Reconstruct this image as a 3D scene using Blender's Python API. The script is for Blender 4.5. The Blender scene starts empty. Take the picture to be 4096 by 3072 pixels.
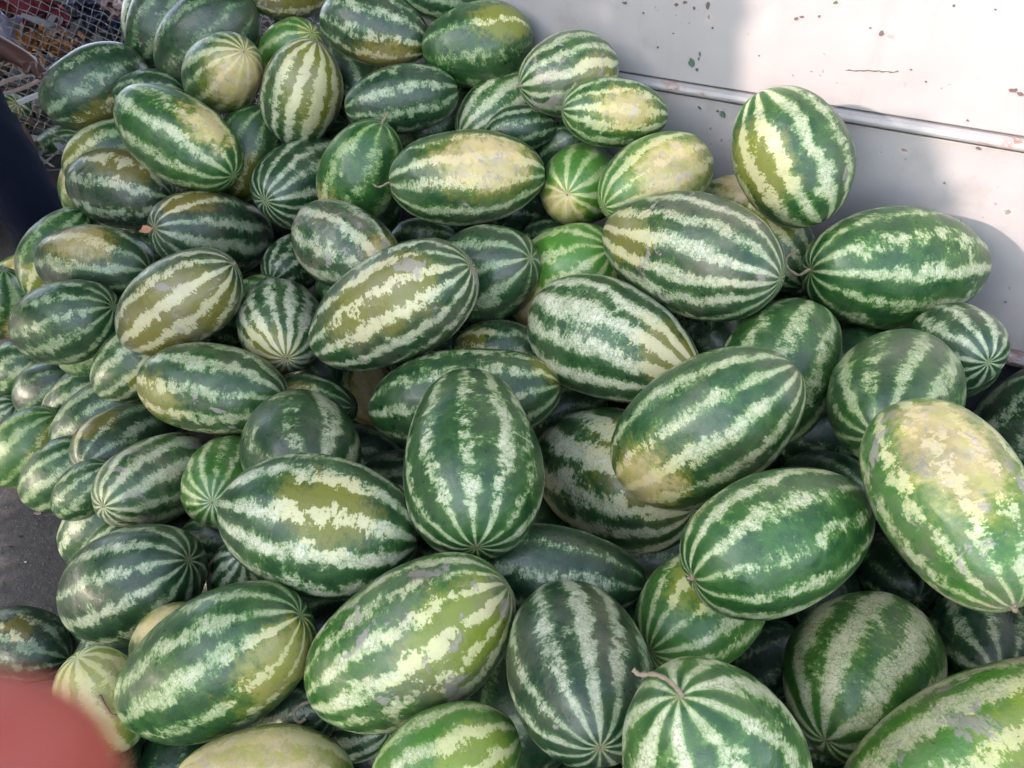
import bpy, bmesh, math, random
from mathutils import Vector, Matrix, Euler, noise
import numpy as np

# ------------------------------------------------------------------ camera, sky, sun, exposure
SC = bpy.context.scene
COL = SC.collection
H = 1.72                       # camera height above the floor
PITCH = math.radians(36.0)
cd = bpy.data.cameras.new('camera'); cam = bpy.data.objects.new('camera', cd); COL.objects.link(cam)
cam.location = (0, 0, H); cam.rotation_euler = (math.radians(90) - PITCH, 0, 0)
cd.sensor_width = 36.0; cd.lens = 36.0 * 773 / 1024
cd.clip_start = 0.005; cd.clip_end = 300
cd.dof.use_dof = True; cd.dof.focus_distance = 1.45; cd.dof.aperture_fstop = 11.5
SC.camera = cam

SUN_EL = math.radians(18)
LH = Vector((.904, .426, 0)).normalized()            # horizontal travel of the sunlight
SUN_DIR = Vector((LH.x * math.cos(SUN_EL), LH.y * math.cos(SUN_EL), -math.sin(SUN_EL)))
world = bpy.data.worlds.new('World'); SC.world = world; world.use_nodes = True
wt = world.node_tree; bg = wt.nodes['Background']
sky = wt.nodes.new('ShaderNodeTexSky'); sky.sky_type = 'NISHITA'; sky.sun_disc = False
sky.sun_elevation = SUN_EL; sky.sun_rotation = math.atan2(-LH.x, -LH.y)
sky.air_density = 0.8; sky.dust_density = 1.2; sky.ozone_density = 1.2
hsv = wt.nodes.new('ShaderNodeHueSaturation'); hsv.inputs['Saturation'].default_value = 0.55
wt.links.new(sky.outputs[0], hsv.inputs['Color']); wt.links.new(hsv.outputs[0], bg.inputs[0])
bg.inputs[1].default_value = 0.15
sl = bpy.data.lights.new('sun', 'SUN'); sl.energy = 1.1; sl.angle = math.radians(0.6); sl.color = (1.0, .80, .72)
sun = bpy.data.objects.new('sun', sl); COL.objects.link(sun)
sun.rotation_euler = SUN_DIR.to_track_quat('-Z', 'Y').to_euler(); sun.location = (-3, -2, 4)
SC.view_settings.view_transform = 'Standard'; SC.view_settings.look = 'None'
SC.view_settings.gamma = 1.0; SC.view_settings.use_curve_mapping = False
SC.view_settings.exposure = 2.85
SC.cycles.max_bounces = 6

# ------------------------------------------------------------------ helpers
class NT:
    """small wrapper for building node trees"""
    def __init__(s, name):
        s.m = bpy.data.materials.new(name); s.m.use_nodes = True
        s.t = s.m.node_tree; s.bsdf = s.t.nodes['Principled BSDF']
    def n(s, typ, **kw):
        o = s.t.nodes.new(typ)
        for k, v in kw.items(): setattr(o, k, v)
        return o
    def put(s, sock, v):
        if isinstance(v, bpy.types.NodeSocket): s.t.links.new(v, sock)
        else:
            if sock.type == 'RGBA' and len(v) == 3: v = (*v, 1)
            sock.default_value = v
    def math(s, op, a, b=None, c=None, clamp=False):
        o = s.n('ShaderNodeMath', operation=op, use_clamp=clamp)
        s.put(o.inputs[0], a)
        if b is not None: s.put(o.inputs[1], b)
        if c is not None: s.put(o.inputs[2], c)
        return o.outputs[0]
    def vmath(s, op, a, b=None, scale=None):
        o = s.n('ShaderNodeVectorMath', operation=op)
        s.put(o.inputs[0], a)
        if b is not None: s.put(o.inputs[1], b)
        if scale is not None: s.put(o.inputs['Scale'], scale)
        return o.outputs['Value'] if op in ('DOT_PRODUCT', 'LENGTH', 'DISTANCE') else o.outputs[0]
    def smooth(s, v, lo, hi, a=0.0, b=1.0):
        o = s.n('ShaderNodeMapRange', interpolation_type='SMOOTHSTEP')
        s.put(o.inputs[0], v); s.put(o.inputs[1], lo); s.put(o.inputs[2], hi); s.put(o.inputs[3], a); s.put(o.inputs[4], b)
        return o.outputs[0]
    def noise(s, vec, scale=1.0, detail=2.0, rough=.5, dist=0.0, col=False):
        o = s.n('ShaderNodeTexNoise')
        s.put(o.inputs['Vector'], vec); o.inputs['Scale'].default_value = scale
        o.inputs['Detail'].default_value = detail; o.inputs['Roughness'].default_value = rough
        o.inputs['Distortion'].default_value = dist
        return o.outputs['Color' if col else 0]
    def voro(s, vec, scale, feature='F1', out='Distance'):
        o = s.n('ShaderNodeTexVoronoi', feature=feature)
        s.put(o.inputs['Vector'], vec); o.inputs['Scale'].default_value = scale
        return o.outputs[out]
    def mix(s, f, a, b, typ='MIX'):
        o = s.n('ShaderNodeMix', data_type='RGBA', blend_type=typ)
        s.put(o.inputs[0], f); s.put(o.inputs[6], a); s.put(o.inputs[7], b)
        return o.outputs[2]
    def attr(s, name):
        o = s.n('ShaderNodeAttribute', attribute_type='OBJECT', attribute_name=name); return o.outputs['Fac']
    def obj(s): return s.n('ShaderNodeTexCoord').outputs['Object']
    def xyz(s, v):
        o = s.n('ShaderNodeSeparateXYZ'); s.put(o.inputs[0], v); return o.outputs
    def comb(s, x, y, z):
        o = s.n('ShaderNodeCombineXYZ'); s.put(o.inputs[0], x); s.put(o.inputs[1], y); s.put(o.inputs[2], z); return o.outputs[0]
    def bump(s, h, strength, dist):
        o = s.n('ShaderNodeBump'); o.inputs['Strength'].default_value = strength; o.inputs['Distance'].default_value = dist
        s.put(o.inputs['Height'], h); s.put(s.bsdf.inputs['Normal'], o.outputs[0])
    def set(s, **kw):
        for k, v in kw.items(): s.put(s.bsdf.inputs[k.replace('_', ' ')], v)

def link(name, mesh, mat=None, parent=None, smooth=True):
    o = bpy.data.objects.new(name, mesh); COL.objects.link(o)
    if mat and not mesh.materials: mesh.materials.append(mat)
    if smooth and mesh.polygons: mesh.polygons.foreach_set('use_smooth', [True] * len(mesh.polygons))
    if parent: o.parent = parent
    return o

def from_py(name, verts, faces):
    me = bpy.data.meshes.new(name); me.from_pydata(verts, [], faces); me.update(); return me

def tube(path, radii, sides=8, verts=None, faces=None):
    """tapered tube along a path, capped"""
    verts = [] if verts is None else verts; faces = [] if faces is None else faces
    pts = [Vector(p) for p in path]; n = len(pts); base = len(verts)
    up = Vector((.31, .2, .93)).normalized()
    for i, p in enumerate(pts):
        t = (pts[min(i + 1, n - 1)] - pts[max(i - 1, 0)]).normalized()
        a = t.cross(up)
        if a.length < .05: a = t.cross(Vector((1, .1, 0)))
        a.normalize(); b = t.cross(a)
        for k in range(sides):
            w = 2 * math.pi * k / sides
            verts.append(tuple(p + (a * math.cos(w) + b * math.sin(w)) * radii[i]))
    for i in range(n - 1):
        for k in range(sides):
            k2 = (k + 1) % sides
            faces.append((base + i * sides + k, base + i * sides + k2, base + (i + 1) * sides + k2, base + (i + 1) * sides + k))
    faces.append(tuple(base + k for k in range(sides))[::-1])
    faces.append(tuple(base + (n - 1) * sides + k for k in range(sides)))
    return verts, faces

def tag(o, label=None, cat=None, group=None, kind=None):
    if label: o['label'] = label
    if cat: o['category'] = cat
    if group: o['group'] = group
    if kind: o['kind'] = kind
    return o

# ------------------------------------------------------------------ materials
def mat_melon():
    T = NT('watermelon_rind'); P = T.obj(); x, y, z = T.xyz(P)
    seed, N, tone, pale = T.attr('seed'), T.attr('stripes'), T.attr('tone'), T.attr('pale'); blotch = T.attr('blotch')
    lw, scuff, ratio = T.attr('width'), T.attr('scuff'), T.attr('ratio')
    sa, ss, sk = T.attr('spot_angle'), T.attr('spot_size'), T.attr('spot_kind')
    off = T.comb(T.math('MULTIPLY', seed, 17.3), T.math('MULTIPLY', seed, 7.1), T.math('MULTIPLY', seed, 3.7))
    Q = T.vmath('ADD', P, off)
    th = T.math('ARCTAN2', y, x)
    rho = T.math('SQRT', T.math('ADD', T.math('MULTIPLY', x, x), T.math('MULTIPLY', y, y)))
    S = T.smooth(rho, .22, .85)
    S2 = T.smooth(rho, .05, .55)
    warp = T.math('MULTIPLY', T.math('SUBTRACT', T.noise(Q, 1.5, 2, .5), .5), T.math('MULTIPLY_ADD', S2, 4.2, .6))
    wob = T.math('MULTIPLY', T.math('SUBTRACT', T.noise(Q, 5.0, 2, .6), .5), T.math('MULTIPLY', S, 2.6))
    c = T.math('COSINE', T.math('ADD', T.math('ADD', T.math('MULTIPLY', N, th), T.math('ADD', warp, wob)), T.math('MULTIPLY', seed, 11.0)))
    # stripe-to-stripe difference
    ring = T.comb(T.math('COSINE', th), T.math('SINE', th), T.math('MULTIPLY', seed, 5.3))
    wn = T.math('MULTIPLY', T.math('SUBTRACT', T.noise(ring, 2.6, 1, .5), .5), T.math('MULTIPLY_ADD', S2, 2.0, .4))
    brk = T.math('MULTIPLY', T.math('SUBTRACT', T.noise(T.vmath('MULTIPLY', Q, (1, 1, 1.4)), 2.8, 4, .65), .5), T.math('MULTIPLY', T.math('MULTIPLY', S, blotch), 4.0))
    brk = T.math('ADD', brk, T.math('MULTIPLY', T.math('SUBTRACT', T.noise(Q, 8.5, 3, .6), .5), T.math('MULTIPLY', T.math('MULTIPLY', S, blotch), 2.2)))
    jag = T.math('MULTIPLY', T.math('SUBTRACT', T.noise(T.vmath('MULTIPLY', Q, (7, 7, 24)), 1.0, 6, .78), .5), T.math('MULTIPLY_ADD', S, 3.6, .15))
    jag2 = T.math('MULTIPLY', T.math('SUBTRACT', T.noise(Q, 26, 3, .7), .5), T.math('MULTIPLY_ADD', S, 2.2, .15))
    val = T.math('ADD', T.math('ADD', T.math('ADD', c, wn), T.math('ADD', brk, jag)), jag2)
    thr = T.math('SUBTRACT', .50, T.math('MULTIPLY', lw, 2.2))
    v = T.math('SUBTRACT', val, thr)
    m = T.smooth(v, -.06, .10)
    halo = T.smooth(v, -1.3, .1); mid = T.math('MULTIPLY', T.smooth(v, -.75, -.35), T.smooth(T.noise(Q, 11, 4, .7), .42, .60))
    core = T.smooth(v, .15, 1.1)
    # dark ground colour of the rind
    mot = T.noise(Q, 3.0, 4, .6)
    d1 = T.mix(tone, (.005, .022, .012), (.016, .088, .016))
    d2 = T.mix(T.smooth(tone, .45, 1.0), d1, (.065, .190, .022))
    dark = T.mix(T.math('MULTIPLY', T.smooth(mot, .35, .75), .55), d2, T.mix(tone, (.015, .058, .020), (.09, .24, .025)))
    dark = T.mix(T.math('MULTIPLY', halo, .42), dark, T.mix(tone, (.030, .095, .020), (.11, .26, .03)))
    dark = T.mix(T.math('MULTIPLY', mid, .75), dark, T.mix(tone, (.065, .135, .060), (.16, .30, .055)))
    # pale stripes
    lgreen = T.mix(tone, (.14, .205, .115), (.24, .36, .085))
    lcream = T.mix(tone, (.53, .53, .41), (.56, .58, .34))
    pn = T.math('ADD', T.math('MULTIPLY', pale, .9), T.math('MULTIPLY', T.math('SUBTRACT', T.noise(Q, 4.2, 5, .7), .5), 1.9), clamp=True)
    light = T.mix(pn, lgreen, lcream)
    light = T.mix(T.math('MULTIPLY', T.math('SUBTRACT', 1.0, core), .62), light, lgreen)
    Qd = T.vmath('ADD', Q, T.vmath('SCALE', T.noise(Q, 14, 2, .5, col=True), scale=.10))
    vd = T.voro(Qd, 15, 'DISTANCE_TO_EDGE')
    vein = T.math('MULTIPLY', T.smooth(vd, .0, .10, 1.0, 0.0), T.smooth(T.noise(Q, 7, 2), .38, .56))
    gran = T.smooth(T.noise(T.vmath('MULTIPLY', Q, (1, 1, 1.6)), 24, 5, .78), .53, .61)
    vein = T.math('MAXIMUM', vein, T.math('MULTIPLY', gran, .8))
    light = T.mix(T.math('MULTIPLY', vein, .74), light, T.mix(tone, (.035, .085, .022), (.10, .20, .03)))
    col = T.mix(m, dark, light)
    col = T.mix(T.math('MULTIPLY', T.smooth(rho, .16, .03), .5), col, (.20, .24, .10))
    # ground spot
    sdir = T.comb(T.math('SINE', sa), 0.0, T.math('COSINE', sa))
    pn3 = T.vmath('NORMALIZE', T.comb(x, y, T.math('DIVIDE', z, ratio)))
    dot = T.vmath('DOT_PRODUCT', pn3, sdir)
    ang = T.math('ARCCOSINE', T.math('MINIMUM', dot, .9999))
    nz = T.math('SUBTRACT', T.math('MULTIPLY', T.math('SUBTRACT', T.noise(Q, 3.6, 5, .65), .5), .95), T.math('MULTIPLY', m, .07))
    nz2 = T.math('MULTIPLY', T.math('SUBTRACT', T.noise(T.vmath('MULTIPLY', Q, (7, 7, 18)), 1, 5, .75), .5), .50)
    rel = T.math('DIVIDE', T.math('ADD', ang, T.math('ADD', nz, nz2)), T.math('MAXIMUM', ss, .02))
    has = T.math('GREATER_THAN', ss, .03)
    s1 = T.math('MULTIPLY', T.smooth(rel, .62, 1.25, 1.0, 0.0), has)
    s2 = T.math('MULTIPLY', T.math('MULTIPLY', T.smooth(rel, .45, .92, 1.0, 0.0), has), T.smooth(sk, .25, .95))
    olive = T.mix(m, T.mix(tone, (.155, .125, .018), (.22, .31, .03)), T.mix(tone, (.50, .45, .26), (.58, .60, .24)))
    col = T.mix(T.math('MULTIPLY', s1, .85), col, olive)
    cream = T.mix(T.noise(Q, 2.3, 3, .6), (.52, .38, .13), (.61, .49, .29))
    cream = T.mix(T.smooth(T.noise(T.vmath('MULTIPLY', Q, (5, 5, 2)), 1, 3), .5, .75), cream, (.52, .42, .32))
    cream = T.mix(T.math('MULTIPLY', T.smooth(T.noise(Q, 5.5, 5, .7), .56, .63), .65), cream, (.36, .31, .28))
    cream = T.mix(T.math('MULTIPLY', T.smooth(T.noise(T.vmath('ADD', Q, (2, 4, 9)), 3.2, 4, .65), .50, .62), .55), cream, (.40, .40, .08))
    col = T.mix(T.math('MULTIPLY', s2, T.math('MULTIPLY_ADD', m, .10, .80)), col, cream)
    # dust, scuffs, scabs
    sn = T.noise(Q, 2.0, 5, .62, .4)
    lo = T.math('SUBTRACT', .745, T.math('MULTIPLY', scuff, .22))
    sc = T.math('MULTIPLY', T.smooth(sn, lo, T.math('ADD', lo, .05)), T.smooth(scuff, .0, .25))
    col = T.mix(T.math('MULTIPLY', sc, .72), col, T.mix(T.noise(Q, 30, 2), (.24, .21, .19), (.34, .31, .27)))
    tan = T.math('MULTIPLY', T.smooth(T.noise(T.vmath('ADD', Q, (5, 9, 2)), 1.3, 3, .6), .45, .72), T.math('MULTIPLY', scuff, .75))
    col = T.mix(tan, col, T.mix(m, (.13, .115, .075), (.42, .36, .24)))
    cell = T.voro(Qd, 9.0)
    speck = T.math('MULTIPLY', T.smooth(cell, .045, .085, 1.0, 0.0), T.smooth(T.noise(Q, 3.1, 2), .50, .60))
    col = T.mix(T.math('MULTIPLY', speck, T.math('MULTIPLY_ADD', s2, .5, .25)), col, (.07, .045, .03))
    fine = T.noise(Q, 60, 2, .6)
    col = T.mix(.16, col, T.mix(fine, (.35, .38, .32), (0, 0, 0)), 'MIX') if False else col
    fs = T.math('MULTIPLY', T.smooth(fine, .60, .72), .16)
    col = T.mix(fs, col, T.mix(m, (.10, .14, .08), (.10, .15, .05)))
    dust = T.math('MULTIPLY', T.smooth(T.noise(Q, 1.7, 5, .65), .40, .75), T.math('MULTIPLY_ADD', scuff, .24, .04))
    col = T.mix(dust, col, (.27, .25, .20))
    scr = T.noise(T.vmath('ADD', T.vmath('MULTIPLY', Q, (2.5, 26, 6)), (3, 1, 7)), 1, 3, .6)
    col = T.mix(T.math('MULTIPLY', T.math('MULTIPLY', T.smooth(scr, .69, .73), T.smooth(T.noise(Q, 1.3, 2), .48, .60)), .5), col, (.33, .36, .27))
    rough = T.math('ADD', T.math('MULTIPLY', T.noise(Q, 6, 3), .22), T.math('MULTIPLY_ADD', sc, .3, .20))
    T.set(Base_Color=col, Roughness=rough); T.bsdf.inputs['Specular IOR Level'].default_value = .45
    T.put(T.bsdf.inputs['Coat Weight'], T.smooth(T.noise(Q, 2.4, 4, .6), .35, .7, .05, .38)); T.bsdf.inputs['Coat Roughness'].default_value = .17
    hgt = T.math('ADD', T.math('MULTIPLY', fine, .25), T.math('ADD', T.math('MULTIPLY', T.noise(Q, 7, 3), .8), T.math('MULTIPLY', sc, .6)))
    T.bump(hgt, .22, .012)
    return T.m

def simple(name, base, rough=.7, var=.25, scale=20, bump=0.0, bscale=60, metallic=0.0):
    T = NT(name); P = T.obj()
    n = T.noise(P, scale, 4, .6)
    c = T.mix(n, tuple(b * (1 - var) for b in base), tuple(min(1, b * (1 + var)) for b in base))
    T.set(Base_Color=c, Roughness=rough, Metallic=metallic)
    if bump: T.bump(T.noise(P, bscale, 4, .6), bump, .01)
    return T.m

def mat_wall():
    T = NT('painted_metal'); P = T.obj(); x, y, z = T.xyz(P)
    base = T.mix(T.noise(P, 2.2, 5, .6), (.238, .228, .226), (.285, .275, .272))
    streak = T.noise(T.vmath('MULTIPLY', P, (14, 14, 1.2)), 1, 4, .6)
    base = T.mix(T.math('MULTIPLY', T.smooth(streak, .52, .8), .28), base, (.19, .178, .17))
    smear = T.noise(T.vmath('ADD', P, (3, 1, 8)), 6, 5, .65)
    base = T.mix(T.math('MULTIPLY', T.smooth(smear, .55, .75), .30), base, (.13, .105, .095))
    Pd = T.vmath('ADD', P, T.vmath('SCALE', T.noise(P, 60, 2, .5, col=True), scale=.02))
    cell = T.voro(Pd, 17); cell2 = T.voro(Pd, 47)
    gate = T.smooth(T.noise(P, 4.5, 3, .6), .50, .60)
    gate2 = T.smooth(T.noise(T.vmath('ADD', P, (7, 3, 1)), 7, 3, .6), .52, .60)
    rust = T.math('MULTIPLY', T.smooth(cell, .06, .11, 1, 0), gate)
    rust2 = T.math('MULTIPLY', T.smooth(cell2, .07, .14, 1, 0), gate2)
    r = T.math('MAXIMUM', rust, T.math('MULTIPLY', rust2, .7))
    halo = T.math('MULTIPLY', T.smooth(cell, .05, .26, 1, 0), gate)
    base = T.mix(T.math('MULTIPLY', halo, .20), base, (.45, .33, .27))
    col = T.mix(T.math('MULTIPLY', r, .6), base, T.mix(T.noise(P, 70, 2), (.06, .035, .03), (.15, .10, .085)))
    T.set(Base_Color=col, Roughness=T.math('MULTIPLY_ADD', T.noise(P, 8, 3), .2, .38))
    h = T.math('ADD', T.math('MULTIPLY', T.noise(P, 3.2, 3), 5.0), T.math('SUBTRACT', T.math('MULTIPLY', T.noise(P, 90, 3), .12), T.math('MULTIPLY', r, .5)))
    T.bump(h, .5, .006)
    return T.m

def mat_rib():
    T = NT('rusty_painted_rib'); P = T.obj()
    n = T.noise(T.vmath('MULTIPLY', P, (1, 1, 2.5)), 11, 5, .65)
    fl = T.noise(P, 45, 4, .7)
    r = T.math('MULTIPLY', T.smooth(n, .53, .63), T.smooth(fl, .42, .54))
    base = T.mix(T.noise(P, 5, 4), (.21, .206, .206), (.27, .265, .265))
    base = T.mix(T.math('MULTIPLY', T.smooth(n, .47, .62), .35), base, (.32, .24, .21))
    col = T.mix(r, base, T.mix(fl, (.10, .05, .04), (.28, .16, .13)))
    T.set(Base_Color=col, Roughness=.42)
    T.bump(T.math('SUBTRACT', fl, r), .4, .004)
    return T.m

def mat_floor():
    T = NT('dusty_floor'); P = T.obj()
    c = T.mix(T.noise(P, 1.4, 6, .62), (.045, .040, .040), (.085, .076, .074))
    c = T.mix(T.smooth(T.noise(P, 9, 5, .7), .55, .75), c, (.115, .105, .10))
    sp = T.smooth(T.voro(P, 26), .05, .09, 1, 0)
    c = T.mix(T.math('MULTIPLY', sp, T.smooth(T.noise(P, 5, 2), .5, .56)), c, (.015, .013, .013))
    T.set(Base_Color=c, Roughness=.85)
    T.bump(T.noise(P, 30, 6, .7), .5, .012)
    return T.m

RIND = mat_melon()
STEM = simple('dry_stem', (.24, .185, .12), .8, .35, 8, .5, 20)
SCAR = simple('corky_scar', (.20, .14, .09), .85, .3, 30, .4, 40)
M_WALL, M_RIB, M_FLOOR = mat_wall(), mat_rib(), mat_floor()

# ------------------------------------------------------------------ ground
WN = Vector((.55566, .83141, 0)); WT = Vector((.83141, -.55566, 0)); WD = 1.82    # wall: normal away from camera, direction, distance
def wpt(t, z, d=0.0):
    p = WN * (WD + d) + WT * t; return Vector((p.x, p.y, z))

def ground():
    bm = bmesh.new(); 
    bmesh.ops.create_grid(bm, x_segments=90, y_segments=90, size=1)
    for v in bm.verts:
        x = math.copysign(abs(v.co.x) ** 3 * 118 + abs(v.co.x) * 2, v.co.x); y = math.copysign(abs(v.co.y) ** 3 * 118 + abs(v.co.y) * 2, v.co.y)
        v.co = Vector((x, y, noise.noise(Vector((x * .7, y * .7, 0))) * .008))
    me = bpy.data.meshes.new('ground'); bm.to_mesh(me); bm.free()
    tag(link('ground', me, M_FLOOR), 'dark grey dusty bare concrete ground', kind='structure')
ground()

# ------------------------------------------------------------------ painted metal wall
def prism(profile, t0, t1, seg=1, jitter=0.0):
    """profile: (depth, z) points swept along the wall; depth is measured towards the viewer"""
    verts, faces = [], []; n = len(profile)
    for i in range(seg + 1):
        t = t0 + (t1 - t0) * i / seg
        j = noise.noise(Vector((t * 2.1, 3.3, 0))) * jitter
        for dpt, z in profile: verts.append(tuple(wpt(t, z, -dpt - j)))
    for i in range(seg):
        for k in range(n):
            k2 = (k + 1) % n
            faces.append((i * n + k, (i + 1) * n + k, (i + 1) * n + k2, i * n + k2))
    faces.append(tuple(range(n))); faces.append(tuple(seg * n + k for k in range(n))[::-1])
    return verts, faces

def wall():
    root = bpy.data.objects.new('metal_wall', None); COL.objects.link(root)
    tag(root, 'white painted metal wall with a raised rib and rust specks behind the heap', 'wall')
    T0, T1 = -1.95, 3.2
    ZR = H - .5165                     # rib height
    ZB = H - .985                      # lower edge
    def part(name, prof, m, seg=40, jit=.0012, t0=T0, t1=T1):
        v, f = prism(prof, t0, t1, seg, jit); me = from_py(name, v, f)
        o = link(name, me, m, root, smooth=False)
        b = o.modifiers.new('soft', 'BEVEL'); b.width = .0025; b.segments = 2; b.limit_method = 'ANGLE'
        return o
    part('upper_panel', [(0, ZR + .0163), (0, 2.9), (-.03, 2.9), (-.03, ZR + .0163)], M_WALL)
    part('lower_panel', [(-.004, ZB + .03), (-.004, ZR - .0163), (-.03, ZR - .0163), (-.03, ZB + .03)], M_WALL)
    part('rib', [(-.028, ZR - .016), (.003, ZR - .012), (.011, ZR - .009), (.013, ZR - .002), (.009, ZR + .006), (.001, ZR + .012), (-.028, ZR + .016)], M_RIB, 60)
    part('bottom_lip', [(-.028, ZB), (.014, ZB), (.020, ZB + .012), (.012, ZB + .029), (-.028, ZB + .029)], M_RIB, 60)
    part('skirt', [(-.05, .02), (-.05, ZB - .003), (-.08, ZB - .003), (-.08, .02)], simple('dark_skirt', (.045, .05, .06), .6, .3, 6))
    rnd = random.Random(5)
    chipm = simple('bared_green_undercoat', (.045, .085, .055), .7, .4, 60)
    rustm = simple('rust_flake', (.095, .068, .060), .9, .4, 90)
    def chip(t, z, w, h, rot, m, name):
        vs = []; k = 11
        for i in range(k):
            a = 2 * math.pi * i / k; rr = rnd.uniform(.6, 1.12)
            dx, dz = math.cos(a) * w * rr, math.sin(a) * h * rr
            vs.append((dx * math.cos(rot) - dz * math.sin(rot), dx * math.sin(rot) + dz * math.cos(rot)))
        V = [tuple(wpt(t + a, z + b, -.0026)) for a, b in vs] + [tuple(wpt(t + a, z + b, .001)) for a, b in vs]
        Fc = [tuple(range(k))] + [(i, k + i, k + (i + 1) % k, (i + 1) % k) for i in range(k)]
        o = link(name, from_py(name, V, Fc), m, root, smooth=False); return o
    for (t, z, w, h, rot, green) in CHIPS:
        chip(t, z, w, h, rot, chipm if green else rustm, 'paint_chip')
    # long scratch
    pts = [wpt(SCR[0] + (SCR[2] - SCR[0]) * i / 14, SCR[1] + (SCR[3] - SCR[1]) * i / 14 + rnd.uniform(-.0015, .0015), -.0008) for i in range(15)]
    v, f = tube(pts, [.0004 + .0010 * abs(math.sin(i * 1.7)) for i in range(15)], 5)
    link('scratch', from_py('scratch', v, f), rustm, root)
CHIPS = [(-0.7102, 1.2649, 0.0109, 0.0075, -0.9, 1), (-0.6944, 1.2516, 0.005, 0.0042, 0.4, 1), (-0.6928, 1.2866, 0.0025, 0.0059, 0.3, 1), (-0.6934, 1.2753, 0.0021, 0.0042, 0.2, 1), (-0.6168, 1.1619, 0.0075, 0.0084, 0.7, 1), (-0.6301, 1.1661, 0.0034, 0.0025, 0, 1), (-0.4162, 1.4212, 0.005, 0.0034, 0.2, 1), (-0.6757, 1.1662, 0.0025, 0.005, 0.8, 1), (-0.7994, 1.2876, 0.0034, 0.0025, 0, 0), (-0.3144, 1.3736, 0.005, 0.0059, 0.6, 0), (-0.0506, 1.3014, 0.0084, 0.0042, 0.1, 0), (-0.0371, 1.2965, 0.0067, 0.0034, -0.1, 0), (-0.0835, 1.1963, 0.0042, 0.0034, 0, 0), (-0.076, 1.1835, 0.0042, 0.0025, 0, 0), (-0.6003, 0.9921, 0.0034, 0.0025, 0, 0), (-0.4899, 1.3828, 0.0042, 0.0034, 0.3, 0), (-0.4791, 1.3876, 0.0042, 0.0025, 0, 0), (-0.6885, 1.3886, 0.005, 0.0084, 0.2, 0), (-0.7203, 1.3798, 0.0034, 0.005, 0.5, 0), (-0.7637, 1.3833, 0.0059, 0.0042, 0, 0), (-0.7442, 1.3899, 0.0067, 0.0034, 0.3, 0), (-0.8447, 1.3576, 0.0025, 0.0025, 0, 0), (-0.8948, 1.3746, 0.0075, 0.0034, 0, 0), (-0.6705, 1.3446, 0.0025, 0.0025, 0, 0), (-0.199, 1.4362, 0.0025, 0.0025, 0, 0), (-0.2408, 1.3137, 0.0025, 0.0017, 0, 0), (-0.5698, 1.0832, 0.0021, 0.0021, 0, 0), (-0.2072, 1.2951, 0.0025, 0.0017, 0, 0), (-0.4434, 1.3922, 0.0025, 0.0025, 0, 0), (-0.3382, 1.3814, 0.0021, 0.0017, 0, 0), (-0.1275, 1.4368, 0.0025, 0.0017, 0, 0), (-0.1107, 1.2335, 0.0025, 0.0017, 0, 0), (-0.5547, 1.3002, 0.0021, 0.0017, 0, 0), (-0.7636, 1.3223, 0.0025, 0.0017, 0, 0), (0.0784, 0.8739, 0.0025, 0.0017, 0, 0), (-0.1139, 1.1017, 0.0025, 0.0025, 0, 0)]
SCR = (-0.3657, 1.2957, -0.2636, 1.3061)
wall()

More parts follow.
